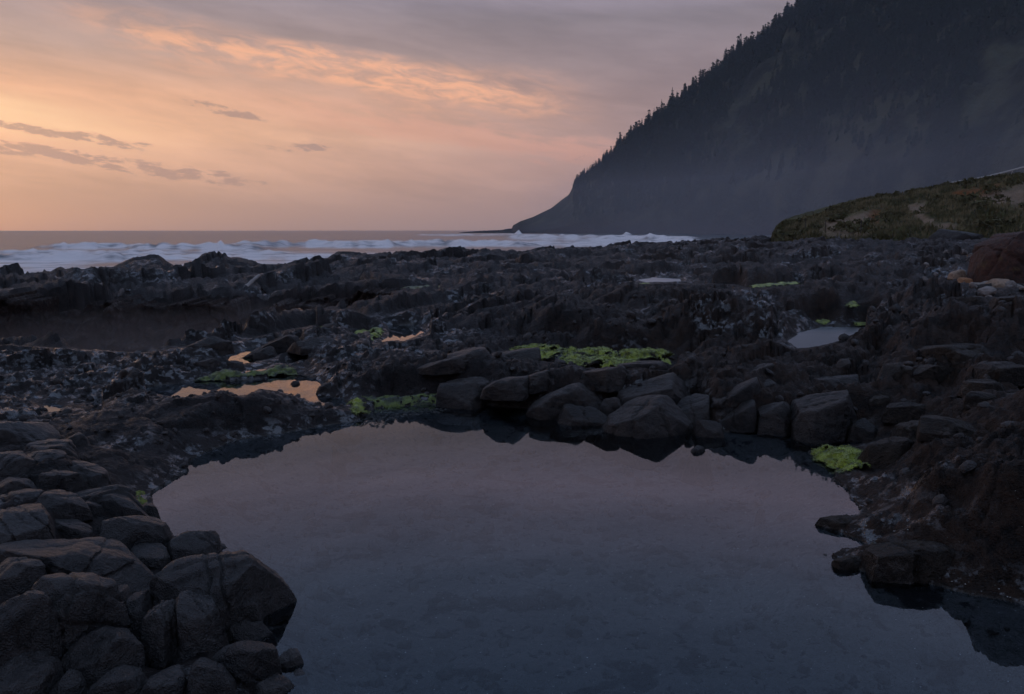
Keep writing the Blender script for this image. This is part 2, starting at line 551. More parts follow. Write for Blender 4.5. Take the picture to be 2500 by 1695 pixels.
# skyline of the shelf against the sea: px, py, distance of the shore edge
SKY = np.array([(-900, 648, 44), (-300, 646, 44), (0, 643, 44), (60, 646, 44), (110, 645, 44), (180, 648, 44), (240, 643, 44), (262, 638, 44), (300, 624, 44),
                (322, 617, 44), (350, 618, 44), (365, 614, 44), (385, 616, 44), (405, 632, 44), (425, 645, 44), (466, 645, 44), (470, 630, 44), (492, 617, 44), (545, 615, 44),
                (560, 621, 44), (600, 626, 45), (640, 640, 46), (690, 643, 47), (760, 634, 49), (800, 628, 51), (820, 612, 52), (850, 613, 53), (900, 617, 54), (950, 619, 55),
                (1010, 616, 56), (1060, 614, 57), (1095, 608, 58), (1112, 608, 58), (1160, 617, 59), (1250, 616, 60), (1330, 612, 62), (1400, 613, 64), (1440, 612, 66), (1490, 601, 68),
                (1540, 604, 70), (1570, 592, 72), (1600, 593, 74), (1640, 602, 76), (1700, 600, 84), (1760, 590, 90), (1810, 586, 96), (1860, 592, 104), (1900, 592, 110), (2100, 594, 115),
                (2500, 590, 120), (3200, 590, 120)], float)
SKY_A = az_of(SKY[:, 0])


def base_height(x, y):
    d = np.hypot(x, y)
    a = np.arctan2(x, y)
    L = np.log(np.maximum(d, 0.5))
    num = np.zeros_like(x); den = np.zeros_like(x)
    for ca, cl, cz in zip(C_A, C_L, C_Z):
        r2 = ((a - ca) * 1.3) ** 2 + (L - cl) ** 2 + 2e-4
        w = 1.0 / (r2 * r2)
        num += w * cz; den += w
    z = num / den
    # shore edge and its skyline
    de = np.interp(a, SKY_A, SKY[:, 2])
    ys = np.interp(a, SKY_A, SKY[:, 1])
    zs = CAMH - de * (ys - HORIZON) / FPX / np.cos(a) * 1.0
    k = np.exp(-((d - de + 1.5) / 3.0) ** 2)
    z = z * (1 - k) + zs * k
    drop = np.maximum(0, d - de)
    land = sstep(a, az_of(1840), az_of(1930))
    z = z - np.minimum(drop * 0.9, 7.0) * (1 - land)
    return z, d, a, de


def crest(pts, z):
    p = np.array(pts, float)
    a = az_of(p[:, 0])
    x, y = at_z(p[:, 0], p[:, 1], z)
    d = np.hypot(x, y)
    return (a, (CAMH - z) / d, d), z


CRESTS = [
    crest([(-900, 838), (0, 843), (200, 855), (330, 861), (470, 842), (560, 833), (690, 805), (765, 792)], 0.12),
    crest([(780, 757), (800, 755), (850, 755), (890, 770), (930, 772), (1000, 752), (1060, 742), (1130, 736)], 0.3),
    crest([(330, 966), (421, 970), (470, 964), (515, 955), (545, 967), (580, 966), (615, 948), (650, 952), (700, 962), (760, 972), (800, 975), (845, 990)], 0.04),
    crest([(900, 845), (945, 832), (980, 836), (1020, 824), (1050, 812)], 0.1),
    crest([(1230, 876), (1300, 876), (1400, 892), (1500, 910), (1560, 893), (1640, 904), (1665, 885)], 0.15),
    crest([(1900, 832), (1950, 853), (2000, 848), (2050, 838), (2100, 815), (2130, 798)], 0.18),
    crest([(540, 890), (600, 898), (650, 890), (700, 885), (740, 872)], 0.07),
    crest([(1550, 693), (1600, 692), (1670, 691), (1800, 694), (1830, 702), (1900, 700), (1970, 694)], 0.54),
    crest([(60, 1010), (110, 1012), (160, 1010), (220, 1000)], 0.05),
]


FLATS = []


def terrain(x, y, detail=True):
    x = np.asarray(x, float); y = np.asarray(y, float)
    z, d, a, de = base_height(x, y)
    # how rough the rock is here
    amp = 0.55 + 0.45 * sstep(d, 8, 15)
    amp = amp * (0.75 + 0.5 * fbm2(x * 0.12 + 5, y * 0.12, 2, seed=40))
    edge = sstep(np.abs(d - de), 0.5, 6)
    # --- fractured rock: tilted, jointed facets of several sizes under a thin gritty crust
    wx = x + 0.10 * fbm2(x * 1.3, y * 1.3, 3, seed=1); wy = y + 0.10 * fbm2(x * 1.3 + 7, y * 1.3, 3, seed=2)

    def blocks(sc, ang, seed, hgt, tilt, crack, wid, st=1.6):
        ca, sa = math.cos(ang), math.sin(ang)
        f1, f2, cid, vx, vy = voronoi2((wx * ca + wy * sa) * sc + seed, (-wx * sa + wy * ca) * sc * st, seed)
        b = (RV[cid, 2] - 0.5) * hgt + (vx * (RV[cid, 3] - 0.32) + vy * (RV[cid, 0] - 0.5)) * tilt
        return b - crack * (1 - sstep(f2 - f1, 0.0, wid))
    rgt = sstep(a, 0.12, 0.30)
    nearf = 1 - sstep(d, 12, 20)
    blk = blocks(0.5, 0.45, 5, 0.24, 0.50, 0.12, 0.08)
    blk += blocks(1.25, 0.7, 9, 0.16, 0.34, 0.08, 0.10)
    blk += blocks(3.0, 0.2, 15, 0.09, 0.18, 0.035, 0.12)
    blk += blocks(7.0, 1.1, 21, 0.045, 0.085, 0.012, 0.12) * (1 - sstep(d, 16, 28))
    blk += blocks(15.0, 0.4, 27, 0.022, 0.040, 0.0, 0.12) * nearf
    big = fbm2(x * 0.28, y * 0.28, 3, seed=11) * 0.16
    rough = fbm2(x * 2.1, y * 2.1, 6, 0.62, seed=17, ridged=True) * (0.05 + 0.05 * rgt)
    rough = rough + fbm2(x * 4.5, y * 4.5, 5, 0.68, seed=18, ridged=True) * 0.09 * rgt
    patch = sstep(fbm2(x * 0.35 + 9, y * 0.35, 3, seed=44), -0.3, 0.3)
    mound = (1 - sstep(d, 9.5, 11)) * sstep(-a, 0.05, 0.15)            # the worn mound between the pools
    n = big + blk * (0.75 + 0.3 * (1 - patch)) * (1 - 0.45 * mound) + rough * (0.6 + 0.8 * patch)
    farrough = (blocks(0.22, 0.5, 33, 0.5, 0.9, 0.2, 0.08) + fbm2(x * 0.9, y * 0.9, 5, 0.62, seed=23, ridged=True) * 0.12) * sstep(d, 16, 30)
    n = n * amp + farrough
    n = n * (0.45 + 0.55 * edge)
    if detail:
        n = n + fbm2(x * 11, y * 11, 4, 0.7, seed=29, ridged=True) * 0.022 * (1 - sstep(d, 9, 20))
    z = z + n
    # --- chasm
    sd = poly_sd(x, y, CHASM)
    rag = 1.0 * fbm2(x * 0.35, y * 0.35, 5, 0.65, seed=31)
    dep = sstep(-sd + rag - 0.35, 0.0, 2.0)
    z = z * (1 - dep) + (-5.0 + 0.8 * fbm2(x * .5, y * .5, 3, seed=33)) * dep
    for zf, poly in FLATS:
        lo = poly.min(0) - 0.8; hi = poly.max(0) + 0.8
        m = (x > lo[0]) & (x < hi[0]) & (y > lo[1]) & (y < hi[1])
        if m.any():
            k = 1 - sstep(poly_sd(x[m], y[m], poly), -0.05, 0.45)
            z[m] = z[m] * (1 - k) + (zf - 0.02 + 0.2 * np.clip(n[m], -.15, .15)) * k
    # crests: the ground on the near side does not rise above them (they are where the photograph looks across)
    for line, zc in CRESTS:
        la, ldep, ld = line
        m = (a > la[0]) & (a < la[-1])
        if not m.any():
            continue
        dep_ = np.interp(a[m], la, ldep); dist_ = np.interp(a[m], la, ld)
        lim = CAMH - d[m] * dep_ + 0.03 * fbm2(x[m] * 2.6, y[m] * 2.6, 5, 0.65, seed=49) - 0.015
        k = (1 - sstep(d[m], dist_ - 0.05, dist_ + 0.6)) * sstep(d[m], 5.5, 7.0)
        z[m] = np.where(z[m] > lim, z[m] * (1 - k) + lim * k, z[m])
    wet = np.zeros_like(z)
    inpool = np.zeros_like(z)
    for name, (pz, poly) in POOLW.items():
        lo = poly.min(0) - 2.5; hi = poly.max(0) + 2.5
        m = (x > lo[0]) & (x < hi[0]) & (y > lo[1]) & (y < hi[1])
        if not m.any():
            continue
        big_pool = name == 'tide_pool'
        s = poly_sd(x[m], y[m], poly)
        rg = fbm2(x[m] * 3.0, y[m] * 3.0, 4, 0.6, seed=37)
        s2 = s + rg * (0.07 if big_pool else 0.05)
        zz = z[m]
        farside = sstep(y[m], 8.6, 9.6)
        wid = 0.55 - 0.25 * farside if big_pool else 0.35
        k = sstep(s2, 0.0, wid)
        rise = pz + np.clip(s2, -1, 1) * (0.35 + 0.55 * farside * big_pool)
        if big_pool:
            depth = pz - 0.02 - 0.30 * sstep(-s2, 0.0, 0.9) + 0.03 * rg
        else:
            depth = pz - 0.015 - 0.10 * sstep(-s2, 0.0, 0.4)
        inside = s2 < 0
        zz = np.where((s2 < wid) & (inpool[m] < 0.5), np.maximum(zz, pz + 0.03), zz)
        out = rise * (1 - k) + zz * k + 0.25 * (1 - k) * n[m] * sstep(s2, 0, 0.2)
        free = inpool[m] < 0.5
        z[m] = np.where(inside, np.minimum(depth, np.where(free, 9, zz)), np.where(free, out, zz))
        wet[m] = np.maximum(wet[m], 1 - sstep(s2, 0.02, 0.30 if big_pool else 0.7))
        inpool[m] = np.maximum(inpool[m], inside)
    nearp = (inpool < 0.5) & (d < 13.5) & (dep < 0.02)
    lowleft = (a < -0.2) & (d < 4.9)
    z = np.where(nearp & ~lowleft, np.maximum(z, 0.02 + 0.01 * n), z)
    return z, d, a, wet, inpool


# green seaweed beds: outline in the photograph, height, mesh step, lump size, label ...
BEDS = []


def bed(*args, **kw):
    BEDS.append((args, kw))
    FLATS.append((args[1], poly_world(args[0], args[1])))


bed([(1972, 1103), (2000, 1096), (2040, 1101), (2090, 1100), (2112, 1120), (2135, 1135), (2122, 1160), (2060, 1163), (2030, 1138), (1990, 1120)], 0.03, .012, .05,
         'bright yellow-green seaweed mound at the right edge of the pool', seed=1, tufts=5000)
bed([(1236, 862), (1270, 856), (1330, 855), (1390, 861), (1450, 862), (1530, 867), (1600, 862), (1662, 872), (1640, 890), (1625, 902), (1590, 890), (1520, 900), (1510, 910),
          (1450, 900), (1400, 887), (1340, 879), (1300, 874), (1255, 876)], 0.17, .03, .11, 'long bright green seaweed bed in the hollow behind the far shore', frac=0.58, seed=2, tufts=6000)
bed([(862, 812), (890, 806), (940, 811), (936, 826), (910, 836), (880, 833)], 0.13, .03, .05, 'green seaweed bed left of the pink pool', seed=3, frac=.8)
bed([(480, 926), (545, 912), (600, 913), (660, 902), (700, 899), (728, 911), (650, 919), (600, 924), (540, 927)], 0.08, .015, .05, 'dark green strip of seaweed along the back of the orange pool', 'moss_dull', 1.2, 4)
bed([(852, 983), (880, 988), (902, 1000), (887, 1018), (860, 1014), (848, 995)], 0.05, .02, .04, 'green seaweed draped over the tip of the rock between the pools', 'moss', .8, 5)
bed([(872, 978), (960, 969), (985, 975), (900, 986)], 0.05, .010, .03, 'thin green strip of seaweed on the weedy flat', 'moss_dull', 1.0, 6)
bed([(905, 990), (960, 978), (1100, 974), (1140, 980), (1090, 990), (1000, 996), (915, 1000)], 0.0, .012, .02, 'dull grey-green film of weed on the flat behind the pool', 'moss_dull', .7, 7)
bed([(320, 1198), (345, 1194), (354, 1214), (345, 1230), (324, 1222)], 0.10, .012, .03, 'small green tuft of seaweed above the left boulders', seed=8)
bed([(1828, 699), (1850, 694), (1930, 690), (1962, 692), (1880, 699), (1840, 704)], 0.74, .06, .05, 'thin bright green strip far off on the shelf', seed=9, frac=1.2)
bed([(1563, 695), (1588, 693), (1583, 706), (1568, 705)], 0.62, .04, .05, 'small green patch beside the far grey puddle', seed=10)
bed([(2062, 743), (2090, 737), (2099, 747), (2073, 749)], 0.62, .03, .04, 'small green tuft above the grey pool', seed=11)
bed([(1983, 784), (2010, 781), (2038, 787), (2010, 791)], 0.26, .03, .03, 'short green strip behind the grey pool, the longer of two', seed=12, frac=1.2)
bed([(2083, 790), (2115, 786), (2122, 791), (2090, 794)], 0.26, .03, .03, 'short green strip behind the grey pool, by the brown mound', seed=13, frac=1.2)
bed([(758, 807), (785, 797), (803, 805), (772, 813)], 0.22, .03, .03, 'small green patch on the brink of the chasm', seed=14, frac=.8)
bed([(975, 703), (1040, 699), (1105, 700), (1095, 709), (1000, 710)], 0.33, .06, .05, 'faint green weed on the far rim of the chasm', 'moss_dull', .8, 15)
bed([(2408, 753), (2425, 749), (2430, 757), (2413, 759)], 0.98, .02, .03, 'small green tuft below the pale stones', seed=16)
bed([(560, 872), (610, 856), (665, 848), (690, 853), (640, 872), (590, 884)], 0.08, .014, .02, 'dull green film of weed in the shallow hollow by the chasm', 'moss_dull', .6, 17)

# ------------------------------------------------------------------ rock shelf (one polar sheet, fine near, coarse far)
rows = [1.6]
while rows[-1] < 125:
    d_ = rows[-1]
    rows.append(d_ + min(max(d_ * d_ / 2.2 * 0.0012, 0.014 if d_ > 3.3 else 0.04), 0.40))
rows = np.array(rows)
NC = 860
azs = np.linspace(rad(-48), rad(48), NC)
D_, A_ = np.meshgrid(rows, azs, indexing='ij')
gx, gy = (D_ * np.sin(A_)).ravel(), (D_ * np.cos(A_)).ravel()
gz, gd, ga, gwet, gin = terrain(gx, gy)
me = mesh_np('rock_shelf', np.stack([gx, gy, gz], 1), grid_faces(len(rows), NC)[:, ::-1])
# natural stone colour by place: grey on the left, browner on the right, ochre and rust in patches
gray = np.array([1.0, 0.98, 1.02]); brown = np.array([1.25, 0.92, 0.68]); ochre = np.array([1.5, 1.05, 0.5])
kb = sstep(ga, -0.08, 0.25)[:, None]
tint = gray * (1 - kb) + brown * kb
oc = (sstep(fbm2(gx * 0.9, gy * 0.9, 4, seed=51), 0.25, 0.6) * sstep(ga, 0.05, 0.35) * 0.5)[:, None]
tint = tint * (1 - oc) + ochre * oc
pale = (sstep(fbm2(gx * 1.7, gy * 1.7, 5, 0.6, seed=55), 0.30, 0.55) * sstep(gd, 18, 30) * sstep(ga, 0.15, 0.4))[:, None]
tint = tint * (1 + 1.3 * pale)
bedc = np.array([1.35, 1.22, 0.92])
tint = np.where(gin[:, None] > 0.5, bedc, tint)
leftwet = sstep(-ga, 0.12, 0.25) * sstep(gd, 9.0, 10.5) * (1 - sstep(gd, 14.5, 16)) * 0.75
midwet = np.maximum(sstep(fbm2(gx * .5, gy * .5, 3, seed=58), 0.22, 0.4), sstep(fbm2(gx * .25, gy * .6, 3, seed=59), 0.28, 0.4)) * 0.9
add_attr(me, 'tint', tint)
add_attr(me, 'bed', gin)
add_attr(me, 'wet', np.clip(np.maximum(np.maximum(gwet, leftwet), midwet) * (1 - gin), 0, 1))
shelf = obj('rock_shelf', me, MAT['shelf'], kind='structure')

# far face of the chasm: a broken cliff of its own, so that it has ledges and overhangs
cw = poly_world([(-700, 728), (-400, 726), (0, 724), (250, 712), (420, 702), (700, 698), (1000, 702), (1100, 704), (1150, 712)], 0.30)
seg = np.concatenate([[0], np.cumsum(np.linalg.norm(np.diff(cw, axis=0), axis=1))])
NU, NV = 520, 70
uu = np.linspace(0, seg[-1], NU)
wxr = np.interp(uu, seg, cw[:, 0]); wyr = np.interp(uu, seg, cw[:, 1]) + 0.9 * fbm2(uu * 0.25, uu * 0, 4, 0.6, seed=70)
ztop = terrain(wxr, wyr + 0.9)[0]
vv = np.linspace(0, 1, NV)
U2, V2 = np.meshgrid(np.arange(NU), vv, indexing='ij')
ui = U2.ravel(); vi2 = V2.ravel()
zw = ztop[ui] - 0.12 - vi2 * (4.6 + ztop[ui])
face = np.stack([uu[ui], zw, zw * 0], 1)
f1, f2, cid, vx, vy = voronoi2(uu[ui] * 0.55 + 0.25 * fbm2(uu[ui], zw, 3), zw * 1.1, 8)
jut = (RV[cid, 2] - 0.5) * 0.55 + vy * (RV[cid, 3] - .2) * 0.5
f1, f2, cid, vx, vy = voronoi2(uu[ui] * 1.8, zw * 2.6, 12)
jut += (RV[cid, 2] - 0.5) * 0.22 + fbm2(uu[ui] * 1.5, zw * 2.2, 5, .65, seed=72, ridged=True) * 0.16
out_ = np.where(vi2 < 0.03, -0.9, 1.7 + 1.3 * vi2 + 1.2 * jut)
me = mesh_np('chasm_wall', np.stack([wxr[ui], wyr[ui] - out_, zw], 1), grid_faces(NU, NV))
add_attr(me, 'tint', np.tile(np.array([[1.5, 1.15, 0.95]]), (len(ui), 1))); add_attr(me, 'bed', np.zeros(len(ui))); add_attr(me, 'wet', np.full(len(ui), 0.25))
obj('chasm_wall', me, MAT['shelf'], kind='structure')

# ground behind and beside the photographer (coarse, same rock)
br = np.array([0.0, 1.61, 4, 8, 16, 32, 70, 125.0]); ba = np.linspace(rad(48), rad(312), 60)
D2, A2 = np.meshgrid(br, ba, indexing='ij')
bx_, by_ = (D2 * np.sin(A2)).ravel(), (D2 * np.cos(A2)).ravel()
bz_ = 0.25 + 0.15 * fbm2(bx_ * .4, by_ * .4, 3) - 0.35 * (np.hypot(bx_, by_) < 1.7)
me = mesh_np('rock_ground', np.stack([bx_, by_, bz_], 1), grid_faces(len(br), 60)[:, ::-1])
add_attr(me, 'tint', np.ones((len(bx_), 3))); add_attr(me, 'bed', np.zeros(len(bx_))); add_attr(me, 'wet', np.zeros(len(bx_)))
obj('rock_ground', me, MAT['shelf'], kind='structure')


# ------------------------------------------------------------------ pool water
def water_material(name, ior, bump_s, tintc, rough=0.015):
    m, t, out = material(name)
    pos = t.new('ShaderNodeNewGeometry').outputs['Position']
    h = t.noise(pos, 3.0, 3.0, 0.5)
    h = t.m('MULTIPLY', h, t.ss(t.noise(pos, 0.6, 2.0), 0.42, 0.62))
    nb = t.bump(h, bump_s, 0.02)
    fr = t.new('ShaderNodeFresnel')
    fr.inputs[0].default_value = ior
    t.l.new(nb, fr.inputs[1])
    gl = t.new('ShaderNodeBsdfGlossy')
    gl.inputs['Roughness'].default_value = rough
    t.l.new(nb, gl.inputs['Normal'])
    tr = t.new('ShaderNodeBsdfTransparent')
    tr.inputs[0].default_value = tintc
    mx = t.new('ShaderNodeMixShader')
    t.l.new(fr.outputs[0], mx.inputs[0])
    t.l.new(tr.outputs[0], mx.inputs[1])
    t.l.new(gl.outputs[0], mx.inputs[2])
    t.l.new(mx.outputs[0], out.inputs[0])
    return m


MAT['pool'] = water_material('still_pool_water', 1.46, 0.012, (0.74, 0.84, 0.95, 1))
MAT['ripple'] = water_material('wind_rippled_water', 1.58, 0.9, (0.5, 0.55, 0.58, 1), 0.30)


def offset_poly(poly, r):
    n = len(poly)
    area = 0.5 * sum(poly[i][0] * poly[(i + 1) % n][1] - poly[(i + 1) % n][0] * poly[i][1] for i in range(n))
    sgn = 1 if area > 0 else -1
    out = []
    for i in range(n):
        t = poly[(i + 1) % n] - poly[i - 1]
        t = t / (np.linalg.norm(t) + 1e-9)
        out.append(poly[i] + sgn * r * np.array([t[1], -t[0]]))
    return np.array(out)


for name, (pz, poly) in POOLW.items():
    if name in ('boulder_gap_pool',):
        continue                                             # the same sheet of water as the big pool
    pp = offset_poly(poly, 0.16)
    if name == 'tide_pool':
        pp = np.array([(-5.2, 2.0), (7.5, 2.0), (7.5, 10.9), (-5.2, 10.9)])
    area = 0.5 * sum(pp[i][0] * pp[(i + 1) % len(pp)][1] - pp[(i + 1) % len(pp)][0] * pp[i][1] for i in range(len(pp)))
    if area < 0: pp = pp[::-1]
    me = bpy.data.meshes.new(name)
    me.from_pydata([(p[0], p[1], pz) for p in pp], [], [list(range(len(pp)))])
    obj(name + '_water', me, MAT['ripple' if name in ('grey_pool', 'far_puddle') else 'pool'], kind='structure')

# ------------------------------------------------------------------ the sea with its lines of surf
SEA = -2.5
srow = [70.0]
while srow[-1] < 3600:
    d_ = srow[-1]
    srow.append(d_ + min(max(d_ * d_ / 4.7 * 0.00017, 0.4), 150))
srow = np.array(srow); SN = 460
saz = np.linspace(rad(-60), rad(48), SN)
D3, A3 = np.meshgrid(srow, saz, indexing='ij')
sx, sy = (D3 * np.sin(A3)).ravel(), (D3 * np.cos(A3)).ravel()
sd, sa_ = D3.ravel(), A3.ravel()
lon = sy + 0.15 * sx + 6 * fbm2(sx * .01, sy * .01, 3, seed=61)
swell = 0.35 * np.sin(lon / 21.0 * 2 * np.pi * 0.5) * fbm2(sx * .008 + 3, sy * .02, 2, seed=62)
chop = 0.10 * fbm2(sx * .35, sy * .8, 4, seed=63)
sz = SEA + swell + chop * sstep(900 - sd, 0, 500)
foam = np.zeros_like(sz)
apx = 1250 + FPX * np.tan(sa_)


def breaker(y0, amp, wid, px0, px1, slope=0.0, seed=0, tail=22.0):
    """a rolling line of white water: photo row y0, face towards the shore"""
    global sz, foam
    row = y0 + slope * (apx - px0) + 3.0 * fbm2(apx * 0.006, apx * 0, 3, seed=seed)
    dc = (CAMH - SEA) / np.maximum((row - HORIZON) / FPX, 1e-3) / np.cos(sa_)
    env = sstep(apx, px0 - 80, px0 + 60) * (1 - sstep(apx, px1 - 60, px1 + 80))
    env = env * (0.65 + 0.6 * fbm2(apx * 0.02, apx * 0, 4, 0.6, seed=seed + 3))
    u = (sd - dc)
    prof = np.where(u < 0, np.exp(-(u / wid) ** 2), np.exp(-(u / (2.4 * wid)) ** 2))
    lump = 1 + 0.5 * fbm2(sx * 0.25, sy * 0.2, 4, 0.6, seed=seed + 5)
    sz += amp * env * prof * lump
    fr = np.where(u < 0, np.exp(-(u / tail) ** 2), np.exp(-(u / (1.2 * wid)) ** 2))
    brk = 0.75 + 0.7 * fbm2(sx * 0.07, sy * 0.25, 5, 0.6, seed=seed + 9)
    foam = np.maximum(foam, env * fr * np.clip(brk, 0, 1.3))


breaker(602, 2.3, 4.0, 560, 1300, -0.004, 71, 30)
breaker(606, 2.0, 4.0, 120, 640, 0.004, 75, 22)
breaker(618, 1.0, 3.0, -600, 700, 0.0, 79, 16)
breaker(634, 1.5, 2.5, -600, 420, 0.0, 83, 12)
breaker(626, 0.5, 3.0, 380, 900, 0.0, 87, 30)
breaker(590, 0.8, 7.0, 860, 1500, 0.006, 91, 60)
breaker(579, 2.6, 12.0, 1235, 1700, 0.016, 95, 180)
breaker(588, 1.2, 6.0, 1400, 2100, 0.004, 99, 80)
breaker(597, 0.8, 4.0, 1250, 2000, 0.0, 103, 60)
breaker(575, 1.6, 20.0, 1000, 1320, -0.002, 107, 60)
breaker(570, 1.8, 24.0, 640, 720, 0.0, 111, 10)
# leaping crests in front of the headland
for cpx, cpy, hh, ww in [(1265, 577, 5.0, 10), (1372, 579, 3.0, 10), (1530, 581, 3.6, 14), (1585, 584, 2.6, 12), (1440, 580, 2.5, 16), (1745, 592, 1.2, 12), (545, 604, 1.6, 5)]:
    dc = (CAMH - SEA) / ((cpy - HORIZON) / FPX)
    k = np.exp(-((apx - cpx) / ww) ** 2 - ((sd - dc) / (dc * 0.05)) ** 2)
    sz += hh * k * (0.8 + 0.5 * fbm2(apx * .15, sd * .05, 3, seed=115)); foam = np.maximum(foam, 1.2 * k)
foam = np.maximum(foam, 0.62 * sstep(215 - sd, 0, 60) * np.clip(0.6 + 1.2 * fbm2(sx * .05, sy * .16, 5, .6, seed=117), 0, 1))
me = mesh_np('sea', np.stack([sx, sy, sz], 1), grid_faces(len(srow), SN)[:, ::-1])
add_attr(me, 'foam', np.clip(foam, 0, 1.2))
m, t, out = material('sea_water')
pos = t.new('ShaderNodeNewGeometry').outputs['Position']
px_, py_, pz_ = t.sep(pos)
stretch = t.vec(t.m('MULTIPLY', px_, 0.35), py_, 0.0)
fo = t.new('ShaderNodeAttribute', attribute_name='foam').outputs['Fac']
fn = t.noise(stretch, 0.35, 6.0, 0.65)
ff = t.ss(t.m('ADD', fo, t.m('MULTIPLY', t.m('SUBTRACT', fn, 0.5), 0.75)), 0.20, 0.55)
wv = t.noise(stretch, 0.12, 5.0, 0.6)
nb = t.bump(t.m('ADD', wv, t.m('MULTIPLY', fn, 0.3)), 0.8, 1.0)
b1 = t.new('ShaderNodeBsdfPrincipled')
b1.inputs['Base Color'].default_value = (0.025, 0.032, 0.036, 1)
b1.inputs['Roughness'].default_value = 0.3
b1.inputs['IOR'].default_value = 1.33
t.l.new(nb, b1.inputs['Normal'])
b2 = t.new('ShaderNodeBsdfDiffuse')
t.put(b2.inputs[0], t.mix(fn, (0.48, 0.44, 0.43, 1), (0.84, 0.77, 0.73, 1)))
mx = t.new('ShaderNodeMixShader')
t.l.new(ff, mx.inputs[0]); t.l.new(b1.outputs[0], mx.inputs[1]); t.l.new(b2.outputs[0], mx.inputs[2])
t.l.new(mx.outputs[0], out.inputs[0])
MAT['sea'] = m
obj('sea', me, m, kind='structure')
# sea behind the frame, so that the horizon closes all round
me = bpy.data.meshes.new('sea')
ring = []
R0, R1 = 69.0, 3600.0
aa = np.linspace(rad(-60), rad(-175), 24)
vs = [(R0 * math.sin(a_), R0 * math.cos(a_), SEA - .02) for a_ in aa] + [(R1 * math.sin(a_), R1 * math.cos(a_), SEA - .02) for a_ in aa]
me.from_pydata(vs, [], [(i, i + 1, 25 + i, 24 + i) for i in range(23)])
add_attr(me, 'foam', np.zeros(48))
obj('sea', me, MAT['sea'], kind='structure')

# ------------------------------------------------------------------ headland
HL = np.array([  # px, skyline py (ground under the trees), ridge distance, foot distance
    (1248, 564, 1100, 1010), (1252, 551, 1090, 990), (1270, 541, 1080, 970), (1300, 531, 1070, 950), (1345, 510, 1060, 920), (1372, 489, 1055, 900),
    (1388, 478, 1050, 890), (1404, 446, 1045, 880), (1420, 432, 1040, 870), (1450, 414, 1035, 850), (1500, 378, 1030, 830), (1560, 334, 1020, 800),
    (1600, 304, 1010, 790), (1690, 236, 1000, 760), (1750, 186, 990, 740), (1850, 104, 970, 720), (1900, 60, 960, 700), (1960, 20, 950, 690),
    (2100, -60, 920, 640), (2300, -110, 880, 590), (2600, -150, 830, 520), (3000, -170, 780, 460), (3600, -170, 740, 420)], float)
HL_A = az_of(HL[:, 0])
na, nt = 420, 150
ha = np.interp(np.linspace(0, 1, na), np.linspace(0, 1, len(HL_A)), HL_A) * 0.5 + np.linspace(HL_A[0], HL_A[-1], na) * 0.5


def headland(a, t):
    ys = np.interp(a, HL_A, HL[:, 1]); dr = np.interp(a, HL_A, HL[:, 2]); df = np.interp(a, HL_A, HL[:, 3])
    zr = CAMH + dr * (HORIZON - ys) / FPX * np.cos(a)
    d = df + (dr - df) * t
    x, y = d * np.sin(a), d * np.cos(a)
    tt = np.clip(t, 0, 1)
    prof = 0.16 * sstep(tt, 0, 0.06) + 0.84 * tt ** 0.92
    prof = np.where(t > 1, 1 - (t - 1) * 0.7, prof)
    z = (SEA - 2) + (zr - SEA + 2) * prof
    rav = fbm2(x * 0.012, y * 0.012 + 3, 4, 0.55, seed=121, ridged=True)
    hump = sstep(tt, 0.02, 0.2) * (1 - sstep(tt, 0.8, 1.0)) * np.clip(zr / 120.0, 0, 1) ** 1.5
    z = z + rav * 22 * hump + fbm2(x * .05, y * .05, 4, .6, seed=125) * 7 * hump
    return x, y, z


T_, A4 = np.meshgrid(np.concatenate([np.linspace(0, 1, nt - 15), np.linspace(1.02, 1.6, 15)]), ha, indexing='ij')
hx, hy, hz = headland(A4.ravel(), T_.ravel())
me = mesh_np('headland', np.stack([hx, hy, hz], 1), grid_faces(nt, na)[:, ::-1])
m, t, out = material('headland_scrub')
pos = t.new('ShaderNodeNewGeometry').outputs['Position']
n1 = t.noise(pos, 0.03, 6.0, 0.6); n2 = t.noise(pos, 0.25, 5.0, 0.65)
c = t.mix(t.ss(n1, 0.42, 0.62), (0.014, 0.017, 0.010, 1), (0.054, 0.055, 0.032, 1))
c = t.mix(t.ss(n2, 0.55, 0.75, 0, 0.6), c, (0.050, 0.042, 0.034, 1))
zz = t.sep(pos)[2]
c = t.mix(t.ss(t.m('ADD', zz, t.m('MULTIPLY', n2, 14.0)), 8.0, 24.0, 1.0, 0.0), c, (0.035, 0.032, 0.031, 1))
bsdf(t, out, c, 0.95, t.bump(n2, 0.9, 2.5), 0.1)
MAT['scrub'] = m
obj('headland', me, m, kind='structure')
# low reef off the point
rx_, ry_ = [], []
rp = np.linspace(1110, 1262, 60); rt = np.linspace(-1, 1, 9)
RP, RT = np.meshgrid(rt, rp, indexing='ij')
ra = az_of(RT.ravel()); rdd = 1080 + RP.ravel() * 14
rzt = np.interp(RT.ravel(), [1110, 1130, 1180, 1225, 1240, 1262], [-3.2, -1.2, 0.6, 1.6, 3.2, 4.5]) + fbm2(RT.ravel() * .2, RP.ravel(), 3, seed=131) * 0.8
rz = (SEA - 1.5) + (rzt - SEA + 1.5) * (1 - RP.ravel() ** 2)
me = mesh_np('reef', np.stack([rdd * np.sin(ra), rdd * np.cos(ra), rz], 1), grid_faces(9, 60)[:, ::-1])
obj('reef', me, MAT['scrub'], kind='structure')

